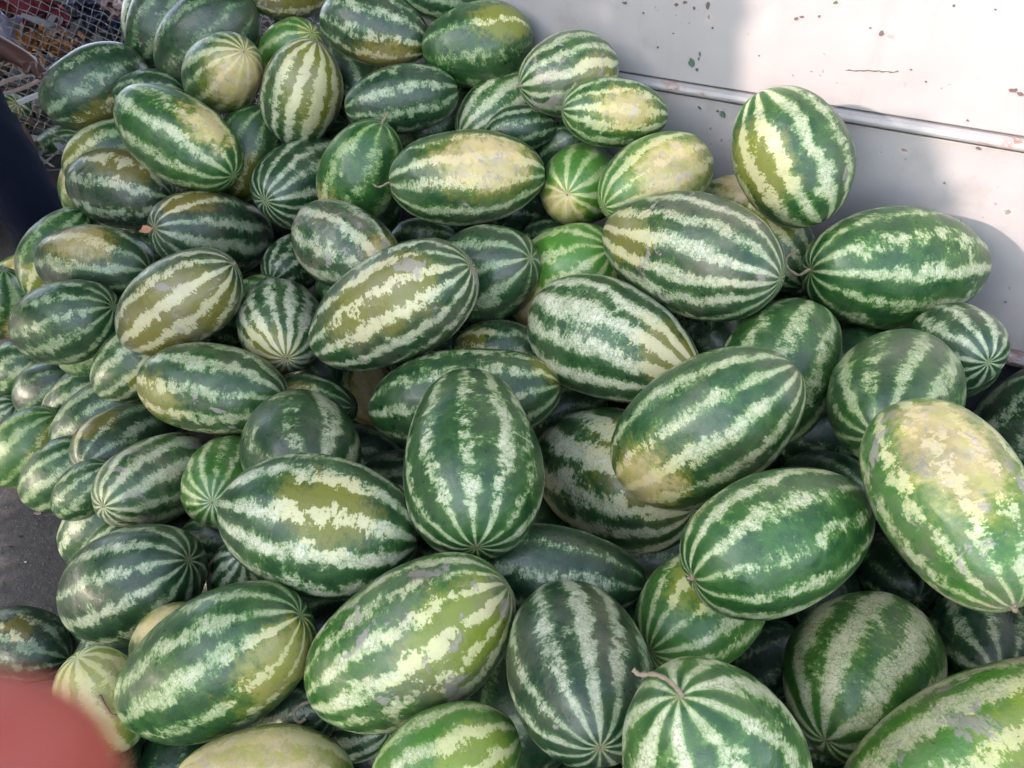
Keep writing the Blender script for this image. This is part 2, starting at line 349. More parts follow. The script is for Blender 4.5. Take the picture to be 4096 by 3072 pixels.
# ------------------------------------------------------------------ watermelons
MELONS = [
 ('pale grey-green sliver of watermelon peeping out between the netting and the small far melons', (-3.1591, 5.3814, 0.0949), (1.19, 0.016, 2.2), 0.0897, 1.4, (11.0, 0.2, 0.6, 0.1, 0.2), (1.375, 0.0, 0.0), [], None),
 ('dark shaded watermelon beyond the heap, just above the navy trouser leg', (-2.6109, 4.0627, 0.4918), (-0.812, 0.719, -1.579), 0.1, 1.5, (10.0, 0.2, 0.5, -0.1, 0.3), (0.091, 0.384, 0.0), [('scar', 1, [])], None),
 ('small dark round watermelon far back, between the navy leg and the heap', (-2.2857, 3.8683, 0.3891), (-0.876, 0.781, -1.148), 0.1, 1.5, (11.0, 0.2, 0.3, -0.1, 0.2), (1.015, 0.436, 0.2), [], None),
 ('whitish watermelon showing only a pale curved rim against the netting', (-1.1913, 2.8308, 1.2015), (3.096, 0.893, 1.012), 0.1003, 1.5, (11.0, 0.3, 1.0, 0.5, 0.2), (2.712, 0.0, 0.0), [], None),
 ('dark watermelon sliver at the top edge, wedged behind two large dark green ones', (-0.1867, 2.2206, 1.3602), (1.85, -0.367, 1.509), 0.0693, 1.6, (11.0, 0.1, 0.2, 0.1, 0.2), (0.585, 0.0, 0.0), [], None),
 ('dusty brown-grey watermelon cut off by the top edge of the picture', (-0.6604, 2.5298, 1.3165), (-1.54, 0.052, -1.309), 0.0785, 1.6, (11.0, 0.1, 0.3, -0.05, 0.9), (1.421, 1.047, 0.1), [('scar', 1, [])], None),
 ('tall dark mottled watermelon at the top of the heap, nearest the netting', (-1.1031, 2.6461, 1.2111), (-2.449, -0.166, 2.371), 0.1, 1.5, (9.0, 0.15, 0.1, -0.25, 0.4), (1.45, 0.0, 0.0), [], None),
 ('very large dark green mottled watermelon behind the round one with a tan cheek', (-0.9019, 2.4579, 1.1944), (0.874, -0.376, 1.88), 0.1241, 1.5, (8.0, 0.1, 0.2, -0.3, 0.4), (2.165, 0.0, 0.0), [], None),
 ('yellow-green watermelon with its end turned up, tucked behind the upright grey-striped one', (-0.6567, 2.4295, 1.1638), (-0.618, 0.837, -1.416), 0.0885, 1.5, (11.0, 0.7, 0.4, 0.0, 0.1), (0.067, 0.384, 0.2), [('scar', 1, [])], None),
 ('large oblong dark watermelon with olive underside, directly below the netting', (-1.273, 2.4493, 1.0645), (-1.122, 0.586, -0.739), 0.1109, 1.55, (9.0, 0.1, 0.2, -0.15, 0.3), (1.715, 0.611, 0.1), [], None),
 ('dark curved back of a watermelon squeezed between two long tilted ones near the netting', (-1.0732, 2.362, 1.0643), (1.493, -0.177, 1.514), 0.0735, 1.5, (10.0, 0.2, 0.4, 0.0, 0.1), (2.701, 0.0, 0.0), [], None),
 ('round watermelon with starburst end above one large tan ground spot', (-0.8027, 2.2407, 1.1552), (-0.659, 0.852, -1.493), 0.1002, 1.5, (13.0, 0.4, 0.5, 0.1, 0.35), (0.663, 1.012, 1.0), [('scar', 1, [])], None),
 ('dark shaded watermelon behind the lower end of the long tilted one', (-0.7602, 2.1712, 0.9549), (-0.578, 0.054, -1.031), 0.097, 1.5, (10.0, 0.3, 0.3, -0.1, 0.1), (1.838, 0.524, 0.1), [], None),
 ('oblong dark watermelon at the top with yellowish tan underside and broken stripes', (-0.3546, 2.164, 1.2874), (-1.843, 0.607, -1.878), 0.0918, 1.6, (10.0, 0.1, 0.6, -0.1, 0.3), (1.139, 0.663, 0.5), [], None),
 ('very dark green watermelon with thin dotted stripes, resting against the top of the wall', (-0.0883, 2.1011, 1.2591), (-1.423, -0.795, -1.612), 0.1021, 1.4, (8.0, 0.35, 0.3, -0.3, 0.1), (1.08, 0.524, 0.0), [], None),
 ('upright watermelon with wide chalky grey-cream stripes and a glossy highlight', (-0.5685, 2.156, 1.1246), (-0.403, 0.11, -1.071), 0.1054, 1.35, (12.0, 0.3, 1.0, 0.2, 0.5), (0.95, 1.047, 0.0), [('scar', 1, [])], None),
 ('pale finely striped watermelon with puckered end, between two dark ones and the wall', (-0.0181, 2.0553, 1.1143), (-1.964, 0.526, 1.966), 0.0925, 1.6, (13.0, 0.4, 0.9, 0.2, 0.2), (2.756, 0.0, 0.0), [('scar', 1, [])], None),
 ('long blackish-green watermelon with squiggly ring-like markings along its upper stripe', (-0.2749, 1.9759, 1.1609), (-1.696, -0.02, 1.747), 0.0829, 1.75, (9.0, 0.1, 0.4, -0.1, 0.1), (1.543, 0.0, 0.0), [('scar', 1, [])], None),
 ('dark watermelon hump just under the pale finely striped one near the wall', (0.0217, 1.9252, 1.1042), (1.422, 0.132, 1.587), 0.0573, 1.6, (10.0, 0.1, 0.4, -0.05, 0.1), (0.681, 0.0, 0.0), [], None),
 ('shadowed dark watermelon below the yellow-flanked one, behind the small bright green one', (0.1226, 1.9692, 1.0324), (-0.603, -0.688, 2.988), 0.0764, 1.5, (10.0, 0.1, 0.3, -0.15, 0.1), (2.575, 0.0, 0.0), [], None),
 ('dusty olive watermelon with fine cream stripes, lying where the wall rib begins', (0.1339, 1.9124, 1.236), (1.717, -0.057, -1.292), 0.0947, 1.3, (13.0, 0.35, 0.9, 0.15, 0.8), (1.954, 0.524, 0.3), [('stub', 1, [])], None),
 ('green watermelon with starburst end and broad yellow flank, below the wall rib start', (0.2356, 1.7771, 1.1874), (1.444, -0.421, -1.326), 0.076, 1.65, (12.0, 0.5, 0.7, 0.1, 0.1), (1.597, 0.733, 0.8), [('scar', 1, [])], None),
 ('greenish watermelon fragment at the picture edge, just under the navy leg', (-2.486, 3.4571, 0.1187), (0.237, 0.364, 1.287), 0.0834, 1.5, (10.0, 0.4, 0.3, 0.0, 0.1), (1.091, 0.0, 0.0), [], None),
 ('tan-cheeked watermelon half hidden, immediately beside the navy leg', (-1.3712, 2.4097, 0.7562), (-0.574, -0.085, -2.078), 0.0941, 1.5, (9.0, 0.6, 0.4, 0.0, 0.1), (0.76, 0.873, 1.0), [], None),
 ('striped watermelon back between the oblong below the netting and the grey-topped one beneath', (-1.2033, 2.2986, 0.9047), (-0.937, -0.916, -1.721), 0.1035, 1.5, (11.0, 0.3, 0.4, -0.05, 0.2), (1.975, 0.524, 0.0), [], None),
 ('plump dark watermelon with dusty grey top, lowermost touching the navy leg', (-1.1069, 2.1064, 0.8748), (-1.774, -1.387, -1.666), 0.1121, 1.5, (9.0, 0.05, 0.5, -0.05, 0.5), (1.262, 0.698, 0.15), [], None),
 ('long watermelon tilted steeply down, bright green with white stripes and a yellow upper edge', (-0.874, 2.0169, 1.0514), (-2.98, -1.195, -0.692), 0.115, 1.68, (10.0, 0.5, 0.8, -0.05, 0.1), (1.015, 0.489, 0.8), [], None),
 ('dark watermelon showing a pale starburst end, below the upright grey-striped one', (-0.5685, 2.0584, 0.9099), (-1.458, -0.017, 2.747), 0.1214, 1.5, (14.0, 0.1, 0.7, 0.0, 0.1), (2.584, 0.0, 0.0), [('scar', 1, [])], None),
 ('small rounded bright green watermelon with tan tip, beside the big cream-topped one', (0.1672, 1.7907, 1.0113), (-1.006, 1.126, -2.931), 0.0972, 1.5, (11.0, 0.75, 0.5, 0.1, 0.1), (0.414, 0.663, 0.8), [('scar', 1, [])], None),
 ('small dark bump of watermelon directly under the cream-topped one', (-0.2845, 2.2802, 0.6319), (1.465, 0.159, 1.373), 0.076, 1.5, (10.0, 0.3, 0.3, -0.1, 0.1), (1.19, 0.0, 0.0), [], None),
 ('barely visible dark watermelon in the gap under the small bright green one', (0.0897, 1.763, 0.8847), (1.048, -0.148, 1.148), 0.0544, 1.5, (10.0, 0.1, 0.3, -0.1, 0.1), (2.351, 0.0, 0.0), [], None),
 ('upright green watermelon with sparse blotchy stripes and a sunlit golden lower edge', (-0.3693, 1.8345, 1.0241), (-0.4, -0.26, -2.043), 0.1003, 1.35, (8.0, 0.5, 0.3, -0.15, 0.0), (2.433, 0.593, 0.8), [('stem', 1, [[-0.055, 0.007, 0.309]])], None),
 ('long watermelon lying level with large cream ground spot along its top and short stem', (-0.1007, 1.7035, 1.0622), (1.615, -0.757, -1.53), 0.1071, 1.65, (11.0, 0.35, 0.8, 0.0, 0.5), (1.837, 0.838, 1.0), [('stem', 1, [[-0.005, -0.078, 0.243], [0.043, -0.028, 0.361]])], 0.05),
 ('tan sliver of watermelon low against the wall, beside the big upright one', (0.5319, 1.7672, 0.986), (-0.998, -1.118, -2.954), 0.0594, 1.5, (10.0, 0.5, 0.5, 0.2, 0.1), (0.954, 1.047, 1.0), [], None),
 ('brownish striped watermelon squeezed behind the grey-ended one, below the big upright one', (0.5899, 1.597, 0.9471), (-2.453, -0.88, -1.774), 0.0831, 1.4, (12.0, 0.4, 0.7, 0.0, 0.4), (1.942, 0.611, 0.2), [], None),
 ('rounded watermelon with wide yellow-cream patch, leaning on the wall beneath the yellow-flanked one', (0.3206, 1.6668, 1.0709), (1.841, -0.69, -1.178), 0.1003, 1.45, (12.0, 0.7, 0.8, 0.1, 0.45), (1.521, 0.873, 0.9), [('scar', 1, [])], None),
 ('blackish-green watermelon with starburst at its end, above the golden-striped one', (-0.8027, 1.924, 0.8248), (0.38, -1.092, 0.556), 0.1131, 1.6, (11.0, 0.0, 0.4, -0.05, 0.3), (0.939, 0.524, 0.1), [('scar', 1, [])], None),
 ('yellow-topped watermelon strip low on the heap at the picture edge, below the navy leg', (-1.9818, 2.7762, 0.2322), (-0.672, -0.88, -2.317), 0.09, 1.5, (10.0, 0.6, 0.3, 0.0, 0.1), (0.88, 0.611, 0.8), [], None),
 ('soft pale green watermelon with a rusty tan base at the far edge of the picture', (-1.9378, 2.5482, 0.244), (-0.212, 0.387, -0.528), 0.105, 1.5, (9.0, 0.4, 0.3, 0.1, 0.1), (1.795, 0.524, 0.9), [], None),
 ('watermelon with curved yellow streak, mostly behind the oblong one with a tan back', (-1.2916, 2.0007, 0.7254), (-0.797, -0.492, -1.097), 0.0945, 1.5, (11.0, 0.5, 0.5, -0.05, 0.2), (2.193, 0.436, 0.2), [], None),
 ('oblong dark watermelon with tan-brown back, second row up beside the golden-striped one', (-1.114, 1.8637, 0.76), (-1.489, -1.168, -1.892), 0.1086, 1.55, (9.0, 0.1, 0.3, -0.05, 0.2), (1.47, 0.663, 0.6), [], None),
 ('small striped watermelon behind the one with a warm sunlit brown flank', (-0.6033, 1.933, 0.7288), (-1.556, 0.177, 2.833), 0.0764, 1.5, (12.0, 0.15, 0.7, 0.0, 0.1), (2.368, 0.0, 0.0), [('scar', 1, [])], None),
 ('scrap of bright green watermelon in the gap behind the golden-striped one', (-0.651, 1.7752, 0.7143), (1.236, 0.026, 1.022), 0.0578, 1.5, (10.0, 0.5, 0.3, -0.1, 0.1), (2.254, 0.0, 0.0), [], None),
 ('plump watermelon with broad white stripe, tan far end and warm sunlit brown flank', (-0.3845, 1.6431, 0.9187), (-2.074, -1.266, -1.681), 0.0989, 1.5, (9.0, 0.2, 0.9, 0.08, 0.9), (0.335, 0.628, 0.6), [], -0.08),
 ('big shaded dark watermelon with mottled stripes, behind the long one with pale star end', (-0.0613, 1.5573, 0.8953), (1.006, 0.099, 0.846), 0.1082, 1.4, (9.0, 0.1, 0.4, -0.1, 0.2), (1.711, 0.0, 0.0), [], None),
 ('glossy bright green watermelon with orange-yellow lower end, mostly uncovered', (0.1209, 1.5969, 0.8547), (-0.786, 0.102, -2.092), 0.1201, 1.4, (11.0, 0.8, 0.6, 0.05, 0.0), (1.872, 0.663, 1.0), [], None),
 ('pale striped watermelon at the picture edge with an orange-yellow spot below', (-1.7077, 2.1939, 0.1838), (-0.807, 0.632, -1.032), 0.101, 1.35, (10.0, 0.3, 0.4, 0.0, 0.1), (0.817, 0.559, 0.9), [], None),
 ('small bluish striped watermelon at the picture edge beneath the orange-spotted one', (-1.7166, 2.047, 0.086), (0.689, -0.445, 1.944), 0.0701, 1.5, (10.0, 0.1, 0.6, 0.0, 0.1), (2.624, 0.0, 0.0), [], None),
 ('plain dark green nearly unstriped watermelon behind the left-hand column of stacked ones', (-1.4023, 1.895, 0.3244), (0.976, -0.228, 1.694), 0.09, 1.35, (9.0, 0.05, 0.1, -0.15, 0.2), (2.525, 0.0, 0.0), [], None),
 ('striped watermelon under the near end of the tan-backed oblong, puckered at its outer edge', (-1.1268, 1.6793, 0.6941), (1.204, 0.102, 1.45), 0.1054, 1.4, (11.0, 0.2, 0.5, 0.0, 0.2), (1.753, 0.0, 0.0), [], None),
 ('mid-green softly striped round watermelon below the middle of the tan-backed oblong', (-1.1039, 1.783, 0.5675), (1.186, -0.402, 1.793), 0.1017, 1.453, (10.0, 0.3, 0.2, 0.05, 0.1), (2.852, 0.0, 0.0), [], None),
 ('dim watermelon with pale top stripe, stacked under the mid-green round one', (-1.186, 1.7224, 0.4066), (0.675, -0.897, 2.534), 0.0982, 1.424, (11.0, 0.25, 0.5, 0.0, 0.2), (2.859, 0.0, 0.0), [], None),
 ('round pale-striped watermelon tucked under the lower end of the golden-striped one', (-0.9365, 1.6211, 0.6213), (-1.052, 0.039, -1.023), 0.0937, 1.503, (12.0, 0.3, 0.7, 0.1, 0.2), (1.439, 0.524, 0.1), [], None),
 ('large watermelon with golden mustard and cream stripes, dark stem end turned up', (-0.7754, 1.5638, 0.8137), (-0.994, -0.064, -1.47), 0.1052, 1.65, (11.0, 0.1, 0.9, 0.08, 0.7), (1.466, 1.082, 0.35), [('stub', 1, [])], 0.06),
 ('watermelon seen end-on with wide white wedges radiating like wheel spokes', (-0.5543, 1.5856, 0.7383), (-1.596, -0.347, -2.829), 0.104, 1.33, (14.0, 0.2, 1.0, 0.3, 0.4), (0.412, 0.611, 0.1), [('scar', 1, [])], None),
 ('big watermelon standing upright against the wall, throwing a shadow on it', (0.5754, 1.5631, 1.1605), (0.707, 0.048, -2.383), 0.1158, 1.3, (11.0, 0.4, 0.8, 0.05, 0.2), (1.442, 0.628, 0.35), [('scar', 1, [])], -0.05),
 ('dark watermelon in the shade directly behind the curly pale stem', (0.661, 1.5919, 0.8429), (1.148, -0.035, 0.349), 0.0588, 1.5, (10.0, 0.1, 0.3, 0.0, 0.1), (2.259, 0.0, 0.0), [], None),
 ('large watermelon with grey-brown end and stripes fanning out from its pale star end', (0.3541, 1.4037, 1.0231), (-1.494, -0.444, -2.353), 0.1205, 1.65, (14.0, 0.2, 0.9, -0.02, 0.7), (2.15, 0.489, 0.05), [('scar', 1, [])], 0.1),
 ('big glossy watermelon lying level beside the wall, a pale curly stem at its end', (0.7981, 1.4474, 0.9681), (-1.503, 0.106, 1.776), 0.129, 1.53, (11.0, 0.45, 0.8, -0.05, 0.15), (1.773, 0.0, 0.0), [('stem', 1, [[0.034, 0.09, 0.164], [0.172, 0.007, 0.308], [0.223, -0.151, 0.313], [0.154, -0.286, 0.186]])], 0.02),
 ('yellowish-green watermelon lowest at the picture edge, resting above the bare ground', (-1.2866, 1.566, 0.3757), (-0.804, 0.334, -0.936), 0.0906, 1.4, (10.0, 0.6, 0.3, 0.0, 0.2), (0.909, 0.611, 0.4), [], None),
 ('dull bluish-green watermelon with faint stripes, above the one with a pale puckered end', (-1.0593, 1.5737, 0.4641), (0.681, -0.892, 2.631), 0.0959, 1.601, (11.0, 0.1, 0.3, 0.0, 0.1), (2.877, 0.0, 0.0), [], None),
 ('dark watermelon with whitish puckered end, lying on top of the dusty chalk-striped one', (-0.929, 1.4328, 0.5018), (-0.644, -1.211, 1.985), 0.0973, 1.6, (10.0, 0.05, 0.4, -0.05, 0.3), (1.025, 0.436, 0.1), [('scar', 1, [])], None),
 ('long dark watermelon with dusty brown end, directly under the golden-striped one', (-0.6712, 1.3941, 0.6941), (-1.58, -0.215, -1.796), 0.1033, 1.7, (10.0, 0.3, 0.6, -0.05, 0.5), (2.152, 0.524, 0.2), [], None),
 ('dim brown-rimmed watermelon in the gap under the orange-yellow-ended one', (-0.0224, 1.4473, 0.7577), (-1.53, -0.998, -1.793), 0.0727, 1.515, (10.0, 0.2, 0.5, 0.0, 0.3), (2.289, 0.524, 0.2), [], None),
 ('narrow pinkish tan watermelon strip standing in the gap beneath the star-ended long one', (-0.4291, 1.879, 0.3212), (2.96, -1.334, -1.068), 0.08, 1.5, (9.0, 0.6, 0.9, 0.3, 0.4), (0.87, 1.396, 1.0), [], None),
 ('dark blotchy watermelon top just behind the one with a curled stem facing up', (-0.4687, 1.4258, 0.6169), (-1.155, -0.988, -2.236), 0.0776, 1.5, (10.0, 0.2, 0.5, -0.1, 0.2), (1.652, 0.524, 0.2), [], None),
 ('long central watermelon with cream and olive stripes meeting in a star at its upper end', (-0.2502, 1.3966, 0.9001), (-0.909, -0.567, -1.997), 0.114, 1.75, (13.0, 0.2, 1.0, 0.05, 0.6), (1.411, 0.733, 0.15), [('scar', 1, []), ('stub', -1, [])], 0.07),
 ('pale-striped bluish watermelon tucked in the corner between the glossy one and the wall', (0.8474, 1.2369, 0.9142), (0.62, -1.284, 1.016), 0.0791, 1.25, (11.0, 0.1, 0.7, 0.12, 0.1), (3.082, 0.0, 0.0), [], None),
 ('deep green watermelon tilted steeply, wedged behind the one with a yellow speckled tip', (0.5181, 1.232, 0.8535), (-2.389, 0.628, 1.936), 0.1121, 1.4, (10.0, 0.4, 0.7, -0.08, 0.1), (2.191, 0.0, 0.0), [], None),
 ('egg-shaped watermelon with bold cream stripes, narrowing to a pale stem tip', (0.2017, 1.324, 0.8649), (-1.562, -0.998, -2.274), 0.1205, 1.6, (12.0, 0.2, 1.0, 0.2, 0.2), (0.507, 0.524, 0.05), [('stub', 1, [])], -0.17),
 ('very long striped watermelon lying level behind the upright pointed one', (-0.1028, 1.2809, 0.7526), (0.913, -1.155, 2.076), 0.1055, 1.95, (10.0, 0.3, 0.7, 0.0, 0.2), (0.329, 0.384, 0.2), [], None),
 ('round blotchy dark watermelon with small scabs and a puckered dimple', (0.6647, 1.0724, 0.9129), (1.426, -0.064, -0.561), 0.1095, 1.5, (11.0, 0.35, 0.5, -0.02, 0.2), (0.745, 0.384, 0.0), [('scar', 1, [])], None),
 ('dark watermelon with dull stripes at the picture edge, at the foot of the wall', (1.1276, 1.2975, 0.6472), (0.024, -0.11, 1.718), 0.1147, 1.5, (10.0, 0.0, 0.5, 0.0, 0.3), (1.984, 0.0, 0.0), [], None),
 ('striped watermelon resting on the bare ground, outermost of the bottom row', (-1.085, 1.383, 0.4448), (0.444, -0.914, 2.811), 0.0808, 1.48, (11.0, 0.35, 0.6, 0.05, 0.1), (2.855, 0.0, 0.0), [], None),
 ('small watermelon wedged on the ground between the outermost one and a whiter-striped one', (-0.9456, 1.2503, 0.5214), (0.934, 0.109, 1.801), 0.058, 1.48, (10.0, 0.3, 0.5, -0.05, 0.1), (2.187, 0.0, 0.0), [], None),
 ('watermelon with broad dusty white stripes on the ground beneath the dusty chalk-striped one', (-0.9476, 1.2654, 0.4006), (0.784, 0.399, 1.56), 0.086, 1.46, (11.0, 0.3, 0.9, 0.15, 0.1), (1.378, 0.0, 0.0), [], None),
 ('thin striped sliver of watermelon beneath the dusty chalk-striped one, near the ground', (-0.8665, 1.1598, 0.4386), (0.842, -0.037, 1.886), 0.0547, 1.5, (11.0, 0.3, 0.6, 0.1, 0.1), (2.489, 0.0, 0.0), [], None),
 ('dusty greyish watermelon with chalky stripes and a pinched pale tip', (-0.7853, 1.2666, 0.5402), (-1.249, 0.281, 2.86), 0.095, 1.6, (11.0, 0.35, 0.9, 0.15, 0.8), (1.7, 0.0, 0.0), [('scar', 1, [])], None),
 ('light yellowish-green watermelon showing a neat star end, beside the olive-striped giant', (-0.6129, 1.2268, 0.5653), (0.835, -0.821, 0.735), 0.0967, 1.5, (14.0, 0.65, 0.8, 0.1, 0.0), (3.067, 0.0, 0.0), [('scar', 1, [])], None),
 ('dark round watermelon seen end-on with a tiny curled stem at its centre', (-0.4229, 1.1827, 0.6935), (1.274, 0.146, 0.377), 0.1181, 1.4, (8.0, 0.2, 0.8, -0.05, 0.3), (2.615, 0.0, 0.0), [('stem', 1, [[-0.014, 0.12, 0.037], [-0.134, 0.095, 0.059]])], None),
 ('dim watermelon in the dark gap beside the upright pointed one', (-0.2842, 1.4117, 0.3952), (0.988, -0.162, 1.101), 0.08, 1.5, (10.0, 0.1, 0.4, 0.0, 0.1), (2.832, 0.0, 0.0), [], None),
 ('dark shaded watermelon just under the light green star-ended one', (-0.644, 1.1685, 0.4517), (1.313, 0.341, 1.137), 0.0593, 1.5, (10.0, 0.05, 0.2, -0.1, 0.1), (2.118, 0.0, 0.0), [], None),
 ('pale mottled watermelon peeking out beneath the olive-striped giant at its near side', (-0.5622, 1.063, 0.4538), (0.422, -0.027, 1.021), 0.07, 1.5, (11.0, 0.2, 0.9, 0.2, 0.1), (2.167, 0.0, 0.0), [], None),
 ('large watermelon with chalk-white stripes, half covered by the one with yellow speckled tip', (0.2133, 1.1778, 0.6308), (-0.859, -1.184, -3.119), 0.1391, 1.5, (11.0, 0.25, 1.0, 0.25, 0.3), (0.792, 0.698, 0.05), [], None),
 ('large watermelon with mottled light stripes and yellow speckled lower tip', (0.3283, 1.015, 0.8914), (-0.751, -0.303, -1.885), 0.1135, 1.6, (12.0, 0.4, 0.7, 0.0, 0.4), (2.33, 0.593, 0.75), [], -0.07),
 ('dark watermelon top just visible behind the big shiny white-striped one', (0.6805, 1.2201, 0.5497), (1.074, 0.039, 0.464), 0.085, 1.5, (10.0, 0.1, 0.2, -0.1, 0.1), (2.624, 0.0, 0.0), [], None),
 ('large upright pointed watermelon in the middle, blotchy white stripes and glossy lower end', (-0.0711, 1.0192, 0.8268), (-1.753, 0.611, 3.119), 0.1202, 1.6, (12.0, 0.35, 0.9, 0.0, 0.1), (2.536, 0.0, 0.0), [('scar', 1, [])], 0.15),
 ('large watermelon with cream stripes on mustard-olive ground, lying across the lower middle', (-0.326, 0.9206, 0.7571), (-1.932, -1.08, -1.343), 0.1183, 1.434, (11.0, 0.25, 1.0, 0.1, 0.05), (1.407, 0.524, 0.15), [], 0.03),
 ('long dark blackish-green watermelon lying deep beneath the upright pointed one', (0.0794, 0.8694, 0.6931), (1.593, 0.555, 1.387), 0.0799, 1.85, (9.0, 0.05, 0.6, -0.2, 0.1), (1.14, 0.0, 0.0), [], None),
 ('bluish-black watermelon in the deep gap beneath the huge yellow-backed one', (0.8941, 1.2033, 0.2999), (1.182, 0.256, -0.139), 0.08, 1.5, (9.0, 0.0, 0.3, -0.2, 0.1), (2.55, 0.0, 0.0), [('stub', 1, [])], None),
 ('blurred dark watermelon on the ground, just above the red fingertip', (-1.1957, 1.1632, 0.0847), (-2.328, -1.476, -1.115), 0.0848, 1.5, (9.0, 0.0, 0.2, 0.0, 0.4), (1.466, 0.349, 0.1), [], None),
 ('dark watermelon with three white bands, star end up, lying nearest the bare floor', (-0.7471, 0.9994, 0.5055), (0.974, 0.282, 1.275), 0.1126, 1.5, (11.0, 0.1, 0.7, -0.05, 0.1), (1.685, 0.0, 0.0), [('scar', 1, []), ('stem', -1, [[-0.101, -0.103, -0.088], [-0.248, -0.196, -0.153]])], None),
 ('tan strip of watermelon visible behind the big yellow-spotted one', (-0.621, 0.8584, 0.5119), (-0.364, -0.59, -2.848), 0.0671, 1.5, (9.0, 0.5, 0.6, 0.1, 0.2), (0.599, 1.047, 1.0), [], None),
 ('blurred yellowish watermelon beside the red fingertip', (-0.697, 0.7471, 0.5105), (0.059, -0.381, -0.932), 0.0697, 1.4, (10.0, 0.8, 0.9, 0.3, 0.2), (0.936, 1.309, 0.6), [], None),
 ('dark green watermelon in the black gap between the round wavy-banded one and its bright neighbour', (0.5748, 1.0737, 0.1236), (0.536, -0.067, 1.79), 0.0894, 1.5, (10.0, 0.0, 0.1, -0.3, 0.1), (2.284, 0.0, 0.0), [], None),
 ('bright green watermelon with pale star end pointing down, under the big shiny one', (0.3038, 0.7894, 0.7054), (-0.488, -1.419, 1.25), 0.0909, 1.5, (12.0, 0.65, 0.8, 0.0, 0.1), (1.248, 0.436, 0.0), [('scar', 1, [])], None),
 ('big shiny watermelon with crisp white stripes fanning from a brown stem stub', (0.383, 0.7695, 0.8837), (-1.679, 0.431, 1.944), 0.0994, 1.5, (11.0, 0.5, 1.0, 0.0, 0.0), (1.864, 0.0, 0.0), [('stub', 1, [])], 0.06),
 ('shaded dark watermelon with dull stripes below the huge yellow-backed one', (0.8646, 0.8578, 0.51), (-1.077, -0.173, 2.588), 0.0973, 1.5, (10.0, 0.0, 0.6, -0.05, 0.1), (2.876, 0.0, 0.0), [], None),
 ('huge watermelon with peach-yellow back, small scabs and grooved tip', (0.5708, 0.7289, 1.0059), (-2.329, -1.148, -2.237), 0.0924, 1.6, (11.0, 0.65, 0.9, 0.0, 0.8), (1.789, 0.768, 0.9), [('stub', 1, [])], -0.08),
 ('big bright green watermelon with yellow blotch low on its side and thin curled stem', (-0.4703, 0.7337, 0.6389), (-1.019, 0.139, -1.317), 0.1092, 1.6, (11.0, 0.4, 0.6, -0.05, 0.05), (0.664, 0.593, 0.5), [('stem', -1, [[0.045, -0.075, -0.144], [0.031, -0.205, -0.239], [-0.205, -0.43, -0.255]])], 0.05),
 ('bluish dark watermelon in the gap between the two big foreground melons', (-0.3547, 0.7102, 0.5375), (-0.911, -0.542, -2.202), 0.0574, 1.5, (10.0, 0.0, 0.3, -0.1, 0.2), (2.915, 0.0, 0.0), [], None),
 ('small watermelon with white wedges, under the stem of the grey-scabbed one', (-0.2675, 0.717, 0.4844), (0.978, 0.446, 0.931), 0.0575, 1.5, (11.0, 0.15, 1.0, 0.15, 0.1), (2.51, 0.0, 0.0), [], None),
 ('large light green watermelon with grey scabs, yellow stripes and a looped stem', (-0.1558, 0.7251, 0.7027), (-1.01, -0.479, -1.577), 0.1139, 1.6, (14.0, 0.6, 0.95, 0.08, 0.7), (0.927, 0.628, 0.3), [('stem', -1, [[0.055, -0.048, -0.206], [0.121, -0.015, -0.31], [0.174, 0.104, -0.301], [0.149, 0.109, -0.195]])], 0.05),
 ('pale tan, almost stripeless watermelon cut off by the bottom edge', (-0.36, 0.5718, 0.5778), (-2.21, -1.146, -0.857), 0.0825, 1.554, (8.0, 0.6, 0.9, 0.3, 0.3), (1.854, 1.571, 0.9), [], None),
 ('tall dusky watermelon with mottled stripes converging at a star near the bottom edge', (0.0909, 0.6416, 0.7703), (1.213, 0.511, -0.076), 0.099, 1.6, (12.0, 0.05, 0.7, 0.05, 0.4), (2.583, 0.0, 0.0), [('scar', 1, [])], 0.06),
 ('round bright watermelon with four widely spaced wavy white bands', (0.616, 0.7965, 0.5186), (-1.604, 0.642, 2.398), 0.1263, 1.3, (9.0, 0.6, 1.0, 0.2, 0.05), (2.383, 0.0, 0.0), [('scar', 1, [])], None),
 ('glossy green watermelon with yellow blotches at the bottom edge beneath the grey-scabbed one', (-0.0872, 0.5436, 0.6813), (-1.337, -1.003, -1.371), 0.0798, 1.309, (10.0, 0.8, 0.9, 0.05, 0.3), (1.194, 0.611, 0.1), [], None),
 ('big watermelon at the bottom with bold white stripes and a long dry stem', (0.23, 0.4603, 0.8528), (-0.044, -0.407, 0.078), 0.1047, 1.35, (9.0, 0.5, 1.0, 0.15, 0.05), (2.544, 0.0, 0.0), [('stem', 1, [[-0.057, 0.097, 0.134], [-0.175, 0.179, 0.206], [-0.321, 0.199, 0.248], [-0.37, 0.248, 0.294]])], None),
 ('enormous light green watermelon with grey scabs filling the bottom corner', (0.6566, 0.5656, 0.634), (-0.554, -0.812, -2.164), 0.1184, 1.813, (11.0, 0.85, 1.0, 0.2, 0.75), (0.923, 0.611, 0.1), [], 0.0),
 ('shaded dark watermelon in the gap beside the yellow melon by the finger', (-0.8254, 0.7599, 0.3612), (1.52, 0.43, 1.206), 0.1024, 1.46, (10.0, 0.138, 0.116, -0.341, 0.2), (2.029, 0.0, 0.0), [], None),  # gap fillers from here: darkness of the gaps put into their rind tone
 ('shaded dark watermelon in the gap beside the tall dusky melon', (0.0333, 0.7826, 0.4768), (-2.511, 0.177, 2.553), 0.1043, 1.429, (10.0, 0.118, 0.193, -0.271, 0.2), (1.283, 0.0, 0.0), [], None),
